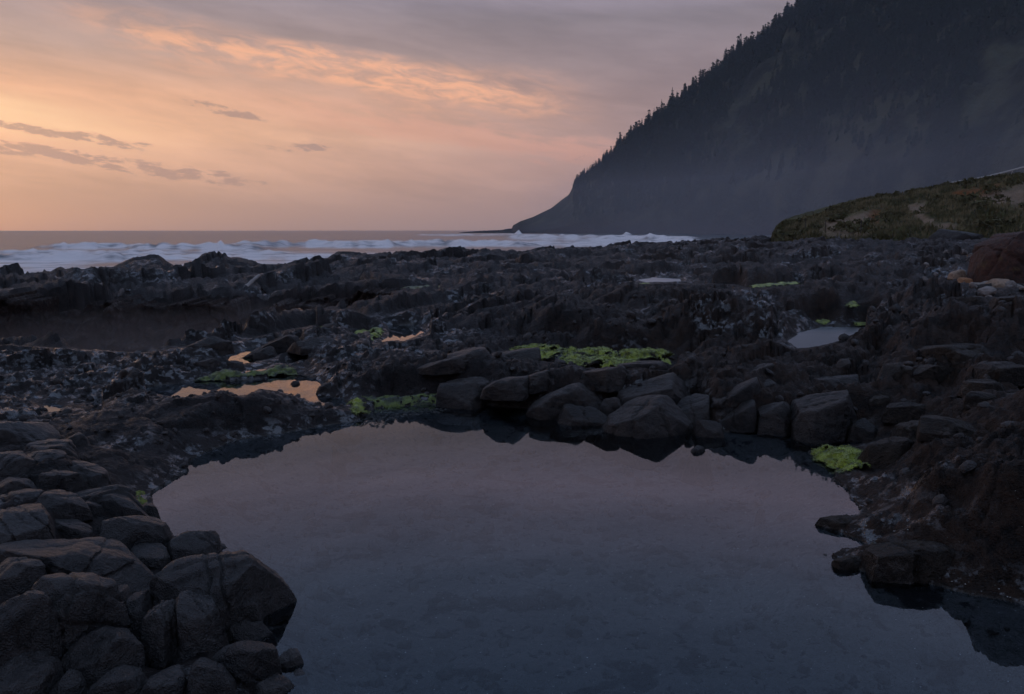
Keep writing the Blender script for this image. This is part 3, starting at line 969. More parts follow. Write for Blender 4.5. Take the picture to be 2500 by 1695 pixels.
# ------------------------------------------------------------------ spruces
m, t, out = material('spruce_needles')
pos = t.new('ShaderNodeNewGeometry').outputs['Position']
c = t.mix(t.noise(pos, 0.4, 4.0), (0.010, 0.016, 0.010, 1), (0.030, 0.042, 0.022, 1))
bsdf(t, out, c, 0.9, None, 0.1)
MAT['needle'] = m
m, t, out = material('spruce_bark')
c = t.mix(t.noise(t.new('ShaderNodeNewGeometry').outputs['Position'], 1.5, 4.0), (0.03, 0.025, 0.02, 1), (0.07, 0.06, 0.05, 1))
bsdf(t, out, c, 0.95, None, 0.1)
MAT['bark'] = m


def crown_mesh(name, H, R, levels, per, seed, lean=0.0, bare=0.12, flat=0.0):
    rnd = random.Random(seed)
    V, F = [], []
    for i in range(levels):
        f = (i + rnd.random() * .6) / levels
        z = H * (bare + (1 - bare) * f)
        r = R * ((1 - f) ** 0.85 + 0.05 + flat * f) * (0.75 + 0.5 * rnd.random())
        ph = rnd.random() * 6.28
        for k in range(per):
            a = ph + k * 6.283 / per + rnd.uniform(-.3, .3)
            rr = r * rnd.uniform(0.55, 1.15)
            ca, sa = math.cos(a), math.sin(a)
            wdt = rr * 0.26 + 0.12
            dr = rr * rnd.uniform(0.10, 0.45)
            b = len(V)
            cx = lean * z
            V += [(cx + 0.05 * ca, 0.05 * sa, z + 0.05 * H / levels * 4), (cx + ca * rr * .55 - sa * wdt, sa * rr * .55 + ca * wdt, z - dr * .4 - 0.25),
                  (cx + ca * rr * .55 + sa * wdt, sa * rr * .55 - ca * wdt, z - dr * .4 - 0.25), (cx + ca * rr, sa * rr, z - dr + 0.05 * rr)]
            F += [(b, b + 1, b + 3), (b, b + 3, b + 2)]
    b = len(V)
    V += [(lean * H + .1, 0, H * .93), (lean * H - .1, .1, H * .93), (lean * H, -.12, H * .93), (lean * H, 0, H * 1.03)]
    F += [(b, b + 1, b + 3), (b + 1, b + 2, b + 3), (b + 2, b, b + 3)]
    me = mesh_np(name, np.array(V), np.array(F), False)
    me.materials.append(MAT['needle'])
    return me


def trunk_mesh(name, H, r, lean=0.0):
    V, F = [], []
    for j, f in enumerate((-0.12, 0.4, 0.8, 0.98)):
        for k in range(6):
            a = k * 1.0472
            rr = r * (1 - 0.85 * max(f, 0))
            V.append((lean * H * f + rr * math.cos(a), rr * math.sin(a), H * f))
    for j in range(3):
        for k in range(6):
            F.append((j * 6 + k, j * 6 + (k + 1) % 6, j * 6 + 6 + (k + 1) % 6, j * 6 + 6 + k))
    me = mesh_np(name, np.array(V), np.array(F))
    me.materials.append(MAT['bark'])
    return me


TREES = []
for i in range(6):
    H = 17.0
    R = [3.4, 4.2, 2.8, 3.8, 4.6, 3.0][i]
    TREES.append((crown_mesh('spruce_crown', H, R, [22, 20, 22, 18, 20, 24][i], 8, 200 + i, [0, .02, -.02, .03, 0, .01][i], [.08, .1, .12, .2, .08, .05][i], [0, 0, 0, .15, 0, 0][i]),
                  trunk_mesh('spruce_trunk', H, 0.35, [0, .02, -.02, .03, 0, .01][i])))

# each tree that stands out on the skyline: px, tip py, scale, variant
SKYTREES = [(1412, 432, .45, 0), (1432, 416, .5, 1), (1452, 402, .55, 2), (1468, 398, .5, 3), (1472, 380, .95, 4), (1490, 366, .7, 0), (1503, 358, .6, 2), (1520, 336, .75, 1), (1530, 332, .6, 5),
            (1536, 322, .6, 0), (1550, 318, .6, 3), (1562, 304, .7, 2), (1572, 298, .5, 1), (1590, 282, .7, 5), (1598, 276, .8, 0), (1608, 266, .8, 2), (1618, 270, .7, 1),
            (1632, 244, 1.0, 0), (1643, 242, 1.0, 5), (1655, 232, 1.0, 2), (1664, 228, .9, 3), (1672, 224, .9, 1), (1682, 218, .8, 0),
            (1698, 190, 1.35, 3), (1712, 200, 1.0, 2), (1718, 188, 1.2, 5), (1726, 184, 1.2, 0), (1736, 170, 1.25, 1), (1745, 166, 1.0, 2), (1755, 150, 1.5, 3), (1767, 151, 1.2, 5), (1779, 152, 1.1, 2),
            (1793, 137, 1.35, 0), (1804, 136, 1.0, 5), (1811, 127, 1.4, 2), (1820, 122, 1.2, 1), (1829, 114, 1.2, 3), (1834, 112, 1.0, 0), (1843, 98, 1.4, 2), (1852, 102, 1.1, 5), (1860, 96, 1.0, 1),
            (1872, 66, 1.6, 2), (1880, 78, 1.2, 0), (1896, 44, 2.0, 4), (1908, 60, 1.4, 1), (1918, 28, 1.7, 5), (1928, 20, 1.7, 2), (1938, 22, 1.4, 0), (1950, 6, 1.8, 3), (1962, -8, 1.8, 2), (1975, -22, 1.9, 5)]
SPECIAL = {4: 'dark round-topped spruce standing clear on the low headland spur', 23: 'broken-topped spruce with ragged side branches on the skyline, apart from its neighbours',
           29: 'tall bushy spruce at the head of a clump halfway up the skyline', 32: 'slim pointed spruce standing alone in a notch of the skyline',
           43: 'broad cone-shaped spruce, widest on the upper skyline', 41: 'tall narrow spruce leaning out just below the broad cone-shaped one',
           48: 'tall spruce at the top edge of the sky, above all others', 0: 'small spruce, lowest of the skyline trees near the point'}
SHAPE = ['dark pointed', 'dark bushy', 'slim dark', 'ragged dark', 'broad dark', 'narrow dark']


def ORD(n):
    ones = ['', 'first', 'second', 'third', 'fourth', 'fifth', 'sixth', 'seventh', 'eighth', 'ninth', 'tenth', 'eleventh', 'twelfth', 'thirteenth', 'fourteenth',
            'fifteenth', 'sixteenth', 'seventeenth', 'eighteenth', 'nineteenth']
    if n < 20: return ones[n]
    tens = {2: ('twentieth', 'twenty'), 3: ('thirtieth', 'thirty'), 4: ('fortieth', 'forty'), 5: ('fiftieth', 'fifty')}[n // 10]
    return tens[0] if n % 10 == 0 else tens[1] + '-' + ones[n % 10]


for i, (px, py, s, vi) in enumerate(SKYTREES):
    a = float(az_of(px))
    # stands on the ridge: foot of the tree on the headland surface just this side of the crest
    dr = float(np.interp(a, HL_A, HL[:, 2]))
    ztip = CAMH + dr * (HORIZON - py) / FPX * math.cos(a)
    x, y, z = headland(np.array([a]), np.array([0.985]))
    Ht = max((ztip - float(z[0])) * 1.25, 7.0) + 1.0
    Ht *= (0.75, 1.0, 0.85, 1.1, 0.9, 0.7, 0.95)[i % 7]
    cm, tm = TREES[vi]
    sc = Ht / 17.0
    w = max(sc, 0.55 * s + 0.25) * 1.15
    root = obj('spruce_tree', None, None, loc=(float(x[0]), float(y[0]), float(z[0]) - 1.0),
               label=SPECIAL.get(i, '%s spruce, %s tree up the skyline from the point' % (SHAPE[vi], ORD(i + 1))), cat='tree',
               group='spruces along the headland skyline')
    root.scale = (w * 0.9, w * 0.9, sc); root.rotation_euler = (0, 0, i * 1.7)
    obj('crown', cm, None, root); obj('trunk', tm, None, root)

# the wood that covers the slope and reads as one mass
rnd = np.random.RandomState(11)
low = []
for i in range(4):
    c_ = crown_mesh('forest_piece', 1.0, 0.24, 7, 5, 300 + i)
    v_ = np.zeros(len(c_.vertices) * 3, np.float32); c_.vertices.foreach_get('co', v_)
    f_ = np.zeros(len(c_.polygons) * 3, np.int32); c_.loops.foreach_get('vertex_index', f_)
    low.append((v_.reshape(-1, 3), f_.reshape(-1, 3))); bpy.data.meshes.remove(c_)
NTREE = 6500
ta = rnd.uniform(az_of(1400), az_of(2700), NTREE); tt = rnd.uniform(0.05, 0.985, NTREE)
tx, ty, tz = headland(ta, tt)
dens = fbm2(tx * 0.008, ty * 0.008, 3, seed=141) + 0.9 * sstep(tt, 0.75, 0.97) + 0.5 * (1 - sstep(ta, az_of(1650), az_of(1900)))
keep = dens + rnd.uniform(-.3, .3, NTREE) > 0.05
VV, FF, off = [], [], 0
for x, y, z, t01 in zip(tx[keep], ty[keep], tz[keep], tt[keep]):
    v_, f_ = low[rnd.randint(4)]
    h = rnd.uniform(8, 20) * (0.6 + 0.5 * t01)
    if math.atan2(x, y) < az_of(1500): h *= 0.5
    if t01 > 0.9: h *= 0.7
    an = rnd.rand() * 6.28; ca, sa = math.cos(an), math.sin(an)
    w = h * rnd.uniform(0.7, 1.15)
    VV.append(np.stack([(v_[:, 0] * ca - v_[:, 1] * sa) * w + x, (v_[:, 0] * sa + v_[:, 1] * ca) * w + y, v_[:, 2] * h + z - 0.8], 1))
    FF.append(f_ + off); off += len(v_)
me = mesh_np('forest', np.concatenate(VV), np.concatenate(FF), False)
obj('forest', me, MAT['needle'], kind='stuff', label='dark spruce wood covering the headland slope', cat='forest')

# ------------------------------------------------------------------ boulders and slabs
import bmesh


def ico(sub):
    bm = bmesh.new()
    bmesh.ops.create_icosphere(bm, subdivisions=sub, radius=1.0)
    v = np.array([p.co[:] for p in bm.verts]); f = np.array([[q.index for q in p.verts] for p in bm.faces])
    bm.free()
    return v, f


ICO = {k: ico(k) for k in (3, 4, 5, 6)}


def rock_mesh(name, ext, planes, sub=5, k=14.0, seed=0, grit=0.05, cracks=2, strata=0.0, chips=11):
    """a rounded convex block cut by planes (n, d) about the origin, then weathered; ext: half sizes"""
    u0, f = ICO[sub]
    u = u0 * np.array(ext)
    u = u / np.linalg.norm(u, axis=1)[:, None]
    acc = np.zeros(len(u)); k = k * 3.2
    for n, d in planes:
        acc += np.maximum(0.0, (u @ n) / d) ** k
    r = acc ** (-1.0 / k)
    p = u * r[:, None]
    s = float(np.mean(ext))
    rc = np.random.RandomState(seed + 1300)
    for _ in range(chips):                                   # corners knocked off
        nn = rc.randn(3); nn[2] = abs(nn[2]) * 0.7 + 0.05; nn /= np.linalg.norm(nn)
        pr = p @ nn
        lim = pr.max() * rc.uniform(0.80, 0.95)
        p = p - np.maximum(0, pr - lim)[:, None] * nn
    r = np.linalg.norm(p, axis=1)
    q = p / s + seed * 3.17
    n = fbm3(q * 1.3, 3, 0.5, seed) * 0.035 * s
    n = n + fbm3(q * 5.0, 4, 0.6, seed + 5, True) * grit * 0.55 * s
    rn = np.random.RandomState(seed + 900)
    for i in range(cracks):
        nn = rn.randn(3); nn[2] *= 0.4; nn /= np.linalg.norm(nn)
        dd = np.abs(p @ nn / s - rn.uniform(-.5, .5) + 0.12 * fbm3(q * 2.0, 3, 0.5, seed + 20 + i))
        n = n - 0.08 * s * np.exp(-(dd / 0.022) ** 2)
        side = sstep((p @ nn / s), -0.02, 0.02)
        n = n + (side - 0.5) * 0.09 * s * rn.uniform(-1, 1)
    if strata:
        n = n + strata * s * np.sin((p @ np.array([0.3, 0.1, 0.95])) / s * 16 + 2 * fbm3(q, 2, .5, seed + 40))
    p = p * (1 + n / np.maximum(r, 1e-4))[:, None]
    return mesh_np(name, p, f)


def plan_rocks(specs, gap=0.012):
    """specs: (px, py, width px, top z, depth ratio, sharpness, slope right, slope far, label). Neighbours share joints."""
    C = []
    for (px, py, w, zt, dr, k, sr, sf, lab) in specs:
        x, y = at_z(px, py, zt * 0.62)
        x, y = float(x), float(y)
        dist = math.sqrt(x * x + y * y + (CAMH - zt) ** 2)
        hw = 0.56 * w * dist / FPX
        C.append((x, y, hw, hw * dr))
    zg = terrain(np.array([c[0] for c in C]), np.array([c[1] for c in C]))[0]
    return C, zg


ROCKGROUP = {}


def build_rocks(specs, mat, cat, group, sub_big=5, gap=0.012, grit=0.05, seed0=0, cracks=2, strata=0.0, name='boulder'):
    C, zg = plan_rocks(specs)
    rn = np.random.RandomState(seed0 + 77)
    for i, ((px, py, w, zt, dr, k, sr, sf, lab), (x, y, hw, hd)) in enumerate(zip(specs, C)):
        if cat == 'boulder':
            zt = max(zt, zg[i] + 0.30 * min(hw, hd))         # stands clear of the ground it rests on
        zb = min(max(zg[i], -0.4) - 0.12, zt - 0.12) if not lab.startswith('dark hump') else -0.6
        cz = 0.45 * zt + 0.55 * zb
        planes = []
        sr2, sf2 = sr + rn.uniform(-9, 9), sf + rn.uniform(-7, 7)
        tn = np.array([-math.tan(rad(sr2)), -math.tan(rad(sf2)), 1.0]); tn /= np.linalg.norm(tn)
        planes.append((tn, (zt - cz) * tn[2] * 1.02))
        for q in range(3):                                   # broken shoulders
            a = rn.uniform(0, 6.28); sl = rn.uniform(0.35, 1.3)
            nn = np.array([math.cos(a) * sl, math.sin(a) * sl, 1.0]); nn /= np.linalg.norm(nn)
            planes.append((nn, 0.5 * (zt - cz) + 0.42 * hw * sl / 1.2 + 0.02))
        planes.append((np.array([0, 0, -1.0]), cz - zb))
        ph = rn.uniform(0, 6.28); ns = rn.randint(5, 8)
        for q in range(ns):
            a = ph + q * 6.283 / ns + rn.uniform(-.25, .25)
            ex = 1.0 / math.sqrt((math.cos(a) / hw) ** 2 + (math.sin(a) / hd) ** 2)
            nn = np.array([math.cos(a), math.sin(a), rn.uniform(0.02, 0.35)]); L = np.linalg.norm(nn)
            planes.append((nn / L, ex * rn.uniform(0.86, 1.04)))
        for j, (x2, y2, hw2, hd2) in enumerate(C):
            if j == i: continue
            vx, vy = x2 - x, y2 - y
            D = math.hypot(vx, vy)
            ra = 1.0 / math.sqrt((vx / D / hw) ** 2 + (vy / D / hd) ** 2); rb = 1.0 / math.sqrt((vx / D / hw2) ** 2 + (vy / D / hd2) ** 2)
            if D < (ra + rb):
                dd = D * ra / (ra + rb) - gap
                if dd > 0.35 * ra:
                    planes.append((np.array([vx / D, vy / D, rn.uniform(-.1, .2)]), dd))
        sub = (6 if sub_big > 5.2 and w > 180 else 5) if w > 75 else (4 if w > 28 else 3)
        me = rock_mesh(name, (hw, hd, 0.5 * (zt - zb)), planes, sub, k, seed0 + i, grit, cracks if w > 60 else 1, strata)
        o = obj(name, me, mat if not isinstance(mat, list) else mat[i % len(mat)], label=lab, cat=cat, group=group, loc=(x, y, cz))


LEFT = [  # px, py, w, top z, depth, k, slope right, slope far, label
    (535, 1425, 260, .36, 1.05, 9, -8, -4, 'big rounded dark boulder bulging into the pool at the left'),
    (592, 1460, 90, .26, 1.2, 8, -14, 0, 'smooth dark boulder flank dropping into the pool beside the big rounded one'),
    (398, 1500, 105, .34, 1.0, 9, 4, -16, 'rounded boulder with upright cracks in front of the big pool-side boulder'),
    (472, 1490, 105, .33, 1.0, 10, -4, -16, 'egg-shaped boulder leaning against the big pool-side boulder'),
    (340, 1308, 145, .34, .8, 12, -6, -6, 'squared dark boulder above the flat bluish wet slab'),
    (458, 1328, 130, .27, .9, 12, -14, -8, 'cracked boulder on the pool edge, behind the big rounded one'),
    (528, 1326, 58, .05, .6, 7, -12, 0, 'small pointed rock lying in the water off the cracked boulder'),
    (362, 1372, 120, .16, .9, 14, -4, -5, 'flat smooth bluish slab in the hollow between boulders'),
    (148, 1275, 130, .42, .8, 11, -8, -4, 'peaked boulder with a worn hollow beside the flat tilted slab'),
    (212, 1268, 75, .34, .8, 12, -6, -6, 'small dark block wedged right of the peaked boulder'),
    (256, 1245, 220, .34, .6, 12, 6, -4, 'long low boulder with a ledge, nearest the green seaweed tuft'),
    (355, 1252, 60, .18, .8, 10, -10, -4, 'small dark rock at the pool edge below the green tuft'),
    (48, 1266, 125, .46, .7, 16, 8, -3, 'flat tilted grey slab at the left border'),
    (55, 1325, 190, .46, .8, 11, -5, -4, 'pitted grey outcrop under the flat tilted slab'),
    (165, 1322, 100, .34, .8, 12, -8, -6, 'dark wedge of rock between the pitted outcrop and the squared boulder'),
    (252, 1362, 95, .28, .5, 16, -12, -4, 'narrow sharp-edged block pointing to the bluish slab'),
    (305, 1378, 90, .20, .6, 14, -10, -2, 'thin dark splinter of rock by the bluish slab'),
    (150, 1402, 340, .40, .7, 12, -6, -3, 'broad cracked grey slab, largest at the lower left'),
    (60, 1438, 130, .42, .8, 12, -4, -6, 'folded grey block at the border under the broad cracked slab'),
    (190, 1485, 280, .42, .9, 9, -4, -14, 'large faceted boulder below the broad cracked slab'),
    (290, 1455, 60, .36, 1.8, 14, -6, -10, 'upright narrow slab standing between two large boulders'),
    (332, 1478, 60, .30, 1.8, 12, -8, -12, 'second upright slab, smoother and set lower than its neighbour'),
    (70, 1532, 170, .44, .9, 9, -6, -14, 'rounded grey boulder at the left border, lower part in black shade'),
    (235, 1580, 165, .24, .9, 9, -4, -20, 'smooth bluish boulder low in the shade by the gap of water'),
    (70, 1650, 170, .20, .9, 9, 0, -10, 'black boulder in the bottom left corner'),
    (165, 1668, 70, .16, .9, 10, -4, -10, 'small dark boulder next to the black corner boulder'),
    (300, 1662, 130, .14, .8, 11, -4, -4, 'low dark rock at the bottom edge, left of the cracked block'),
    (405, 1668, 110, .14, .9, 12, -8, -4, 'cracked block at the bottom edge below the gap of water'),
    (512, 1645, 125, .17, .8, 11, -6, -6, 'rounded block at the bottom edge, right of the cracked block'),
    (600, 1600, 140, .17, .8, 10, -6, -3, 'dark boulder with a white bird-lime splash'),
    (478, 1568, 140, .11, .5, 14, 4, -2, 'flat jointed ledge at the foot of the egg-shaped boulder'),
    (606, 1522, 115, .09, .6, 11, -6, 0, 'low wet ledge at the waterline under the big rounded boulder'),
    (705, 1592, 66, .09, .8, 8, -10, 0, 'small weedy rock at the tip of the ledge in the water'),
    (728, 1636, 48, .03, .6, 7, -10, 0, 'thin dark rock just awash off the tip of the ledge'),
    (672, 1672, 115, .035, .7, 9, -4, 0, 'flat weed-covered rock awash at the bottom edge'),
    (58, 1085, 150, .52, .7, 13, 0, -8, 'block-shaped rock at the left border with a pale flat top'),
    (28, 1172, 120, .54, .6, 15, -6, -8, 'dark brown squared block cut by the left border'),
    (122, 1130, 110, .44, .7, 11, -10, -5, 'rounded ribbed rock beside the brown squared block'),
    (110, 1183, 100, .38, .6, 14, -6, -4, 'pale striated slab shining wet among the left rocks'),
    (200, 1190, 105, .36, .8, 10, -8, -8, 'domed cracked rock right of the pale striated slab'),
    (188, 1092, 46, .36, .7, 16, 18, -4, 'small sharp dark stone standing on the left rocks'),
    (45, 1226, 120, .44, .6, 12, -4, -6, 'dark block under the brown squared block'),
    (135, 1222, 90, .36, .7, 12, -6, -6, 'black hollowed rock above the peaked boulder'),
]
build_rocks(LEFT, MAT['boulder'], 'boulder', 'cracked boulders at the left of the pool', 5.5, 0.003, 0.05, 0, 3, 0.004)

MID = [
    (1783, 985, 110, .34, .9, 18, 20, -6, 'long tilted slab with a straight pale edge above the dark corner of the pool'),
    (1862, 962, 66, .38, .9, 18, 16, -6, 'small tilted slab stacked behind the long straight-edged one'),
    (1808, 1012, 95, .22, .6, 18, 18, -4, 'thin tilted slab at the foot of the straight-edged slab'),
    (1888, 1012, 95, .26, .6, 18, 16, -4, 'lower tilted slab with a wet blue foot'),
    (2000, 998, 165, .40, .6, 16, 12, -8, 'big dark wedge-shaped slab over the pool corner'),
    (1730, 1036, 56, .16, .8, 10, -6, -6, 'rounded dark rock at the end of the tilted slabs, by the diamond-shaped stone'),
    (1840, 934, 120, .46, .5, 16, 16, -4, 'long sloping ledge below the wet shining gully'),
    (1742, 935, 85, .42, .7, 15, 4, -6, 'squared dark block left of the wet shining gully'),
    (2032, 955, 105, .42, .6, 13, -4, -3, 'low flat rock behind the big dark wedge'),
    (2105, 1040, 62, .20, .7, 17, 16, -4, 'small angular block at the right corner of the pool'),
    (2112, 984, 56, .36, .7, 12, 6, -4, 'wet rounded rock with a pale sheen beside the dark wedge'),
    (1612, 955, 145, .42, .7, 13, 4, -8, 'broad cracked dome of rock behind the pool'),
    (1578, 1003, 155, .33, .6, 10, 0, -8, 'large smooth dark boulder standing in the far edge of the pool'),
    (1462, 935, 105, .44, .7, 13, 4, -6, 'layered brown rock just below the bright green seaweed bed'),
    (1398, 925, 76, .44, .7, 13, 6, -6, 'brown block left of the layered rock'),
    (1330, 938, 110, .40, .7, 9, 8, -8, 'rounded brown block with a shaded front'),
    (1388, 968, 150, .30, .8, 5, 4, -10, 'mound-shaped dark rock on the far shore'),
    (1418, 1006, 96, .15, .6, 10, -4, -4, 'low rock with a wet blue foot at the far waterline'),
    (1700, 990, 90, .28, .7, 14, 12, -6, 'sloping rock between the smooth boulder and the tilted slabs'),
    (1490, 986, 52, .26, .8, 11, 0, -8, 'small dark block beside the narrow wet cleft'),
    (1555, 918, 100, .44, .7, 12, 4, -4, 'long brown ridge of rock under the right end of the green bed'),
    (1240, 950, 140, .30, .8, 4, 0, -8, 'lumpy dark rock on the far shore, left of the brown blocks'),
    (1150, 948, 150, .26, .8, 4, 0, -6, 'dark hummock above the weedy flat'),
    (1100, 902, 160, .46, .8, 4, 0, -4, 'brown hummock behind the weedy flat'),
    (980, 884, 140, .36, .8, 4, 0, -6, 'brown hummock right of the orange pool'),
    (1230, 888, 130, .40, .7, 4, 4, -4, 'rounded brown hummock at the left end of the green bed'),
    (795, 950, 34, .18, .8, 9, 0, -4, 'round boulder at the right end of the orange pool'),
    (722, 937, 30, .09, .7, 8, 0, 0, 'small dark stone in the orange pool, larger of two'),
    (727, 950, 24, .07, .6, 8, 0, 0, 'small weedy stone in the orange pool, lower of two'),
    (577, 893, 40, .22, .8, 15, 4, 0, 'pointed dark rock behind the orange pool'),
    (500, 893, 78, .20, .7, 12, 0, -6, 'dark jagged rock pile left of the pointed rock'),
    (420, 903, 52, .15, .8, 12, 4, -6, 'low dark rock at the left end of the orange pool'),
    (480, 858, 110, .36, .6, 13, 10, -4, 'dark ledge on the brink of the chasm'),
    (640, 865, 90, .20, .35, 18, 14, 0, 'thin wet slab slanting beside the shallow hollow'),
    (690, 838, 110, .30, .35, 18, 14, 0, 'long thin slab slanting to the chasm edge'),
    (760, 850, 110, .36, .5, 14, 12, -4, 'dark sloping slab above the shallow hollow'),
    (840, 790, 90, .42, .9, 4, -4, -4, 'dark hump of rock on the chasm edge left of the pink pool'),
    (822, 1080, 32, .045, .6, 7, 0, 0, 'small dark stone alone in the left of the big pool'),
    (1705, 1076, 46, .15, .9, 9, 0, -4, 'diamond-shaped dark stone standing in the pool'),
    (1678, 1059, 16, .04, .7, 8, 0, 0, 'tiny stone breaking the surface behind the diamond-shaped one'),
    (1859, 1198, 22, .04, .6, 8, 0, 0, 'small flat stone alone in the right of the big pool'),
]
MID = [(px, py, w * (1.28 if w > 70 else 1.1 if w > 40 else 1.0), zt + (0.02 if w > 40 else 0), dr * (1.25 if w > 40 else 1), k * 1.3, sr + (7 if w > 40 else 0), sf, lab) for (px, py, w, zt, dr, k, sr, sf, lab) in MID]
build_rocks(MID, MAT['slab'], 'rock', 'rocks around the far side of the pool', 5, 0.003, 0.085, 100, 2, 0.006, 'rock')

RIGHT = [
    (2415, 818, 110, 1.08, .8, 10, 0, -10, 'large smooth grey boulder embedded in the right mound'),
    (2470, 858, 90, 1.0, .8, 10, -4, -8, 'grey boulder at the right border of the mound'),
    (2355, 848, 80, .92, .8, 10, 0, -10, 'small brown boulder below the large smooth grey one'),
    (2350, 930, 150, .72, .8, 10, -4, -10, 'big domed brown boulder on the right slope'),
    (2452, 978, 110, .68, .8, 12, -4, -8, 'dark angular boulder at the right border'),
    (2265, 968, 95, .50, .7, 11, 0, -6, 'brown boulder left of the big domed one'),
    (2185, 970, 82, .44, .8, 10, 0, -6, 'knobbly boulder with a pale crust on top'),
    (2402, 1012, 90, .56, .7, 15, 8, -6, 'tilted grey block with a flat face'),
    (2150, 1000, 46, .36, .8, 13, 8, -4, 'small dark block beside the knobbly boulder'),
    (2222, 1020, 115, .38, .5, 17, 10, -4, 'long angular slab with a pale edge on the right shore'),
    (2392, 1052, 66, .46, .7, 14, 4, -4, 'dark block under the tilted grey block'),
    (2232, 1066, 95, .34, .7, 10, 0, -6, 'reddish brown rounded rock above the yellow-green weed'),
    (2168, 1100, 120, .30, .8, 9, 0, -8, 'dark lumpy rock right behind the yellow-green weed'),
    (2310, 1096, 110, .46, .8, 11, 0, -6, 'broad dark rock in the middle of the right slope'),
    (2478, 1038, 66, .58, .8, 12, 0, -4, 'dark stone at the border below the angular boulder'),
    (2055, 1276, 130, .05, .35, 9, 3, -2, 'pointed spit of dark rock reaching into the pool'),
    (2200, 1355, 320, .17, .38, 2.2, 0, -6, 'long black hump of rock at the right waterline'),
    (2075, 1368, 80, .06, .6, 11, 6, -2, 'broken end of the black hump with a dot of green'),
]
build_rocks(RIGHT, MAT['brown'], 'boulder', 'dark boulders on the right shore', 5.5, 0.003, 0.10, 200, 2)

FAR = [
    (2462, 640, 135, 2.3, .8, 6, 6, -4, 'large rusty red rock at the right border'),
]
build_rocks(FAR, MAT['red'], 'rock', None, 6, 0.01, 0.07, 300, 3, name='rock')
FAR2 = [
    (2475, 690, 110, 1.25, .7, 10, 0, -4, 'dark rock at the foot of the rusty red rock'),
    (2335, 592, 125, 2.05, .6, 6, -6, 0, 'black twin-humped rock in front of the grassy bank'),
    (2270, 598, 70, 1.5, .6, 10, 8, 0, 'low black rock left of the twin-humped rock'),
    (2130, 602, 130, 1.35, .5, 9, 0, 0, 'low dark rock ridge at the foot of the grassy bank'),
    (2060, 600, 70, 1.35, .6, 10, 0, 0, 'small dark rock at the foot of the grassy bank'),
]
build_rocks(FAR2, MAT['slab'], 'rock', 'dark rocks below the grassy bank', 5, 0.01, 0.09, 320, 2, name='rock')

TAN = [
    (2332, 706, 32, 1.20, .7, 12, 20, 0, 'tall orange-brown stone leaning at the left end of the pale stones'),
    (2352, 720, 30, 1.08, .8, 10, 0, 0, 'orange stone at the foot of the tall leaning one'),
    (2335, 717, 17, 1.02, .8, 9, 0, 0, 'small buff stone tucked under the tall leaning one'),
    (2366, 706, 16, 1.10, .8, 9, 0, 0, 'small grey stone behind the orange stone'),
    (2380, 730, 32, 1.04, .7, 10, 0, 0, 'flat grey stone in the front of the pale stones'),
    (2402, 728, 24, 1.05, .8, 10, 0, 0, 'round grey stone next to the flat grey one'),
    (2412, 708, 30, 1.10, .6, 10, 0, 0, 'long buff stone at the back of the pale stones'),
    (2436, 732, 50, 1.16, .8, 10, 6, -4, 'large tan boulder, biggest of the pale stones'),
    (2458, 714, 18, 1.14, .8, 9, 0, 0, 'small tan stone above the biggest one'),
    (2468, 704, 24, 1.18, .7, 9, 0, 0, 'flat reddish stone behind the pale cracked one'),
    (2490, 706, 42, 1.26, .8, 12, 6, 0, 'pale cracked stone at the right border'),
    (2430, 712, 22, 1.10, .8, 9, 0, 0, 'small grey stone in the middle of the pale stones'),
    (2390, 712, 20, 1.07, .8, 9, 0, 0, 'small brown stone between orange and long buff stones'),
    (2308, 720, 14, 1.0, .8, 9, 0, 0, 'tiny reddish stone alone at the left of the pale stones'),
    (2365, 656, 14, 1.12, .8, 9, 0, 0, 'small orange stone among grey shingle by the rusty rock'),
    (2352, 640, 14, 1.14, .8, 9, 0, 0, 'small pinkish stone among grey shingle by the rusty rock'),
    (2262, 652, 14, 1.08, .8, 9, 0, 0, 'small pale green-grey stone on the dark shelf'),
    (2285, 650, 16, 1.08, .6, 9, 0, 0, 'small flat pale stone on the dark shelf'),
]
build_rocks(TAN, [MAT['tan0'], MAT['tan2'], MAT['tan0'], MAT['tan1'], MAT['tan1'], MAT['tan1'], MAT['tan0']], 'stone', 'pale stones on the right shore', 5, 0.004, 0.04, 400, 1, name='stone')

# loose shingle between the pale stones and the rusty rock: too many to count
_r = np.random.RandomState(91)
FACE, TILT = [], []
for _i in range(6):
    q_ = _r.randn(3, 9); FACE.append(q_ / np.linalg.norm(q_, axis=0))
for _i in range(7):
    q_, _ = np.linalg.qr(np.eye(3) + 0.45 * _r.randn(3, 3)); TILT.append(q_)


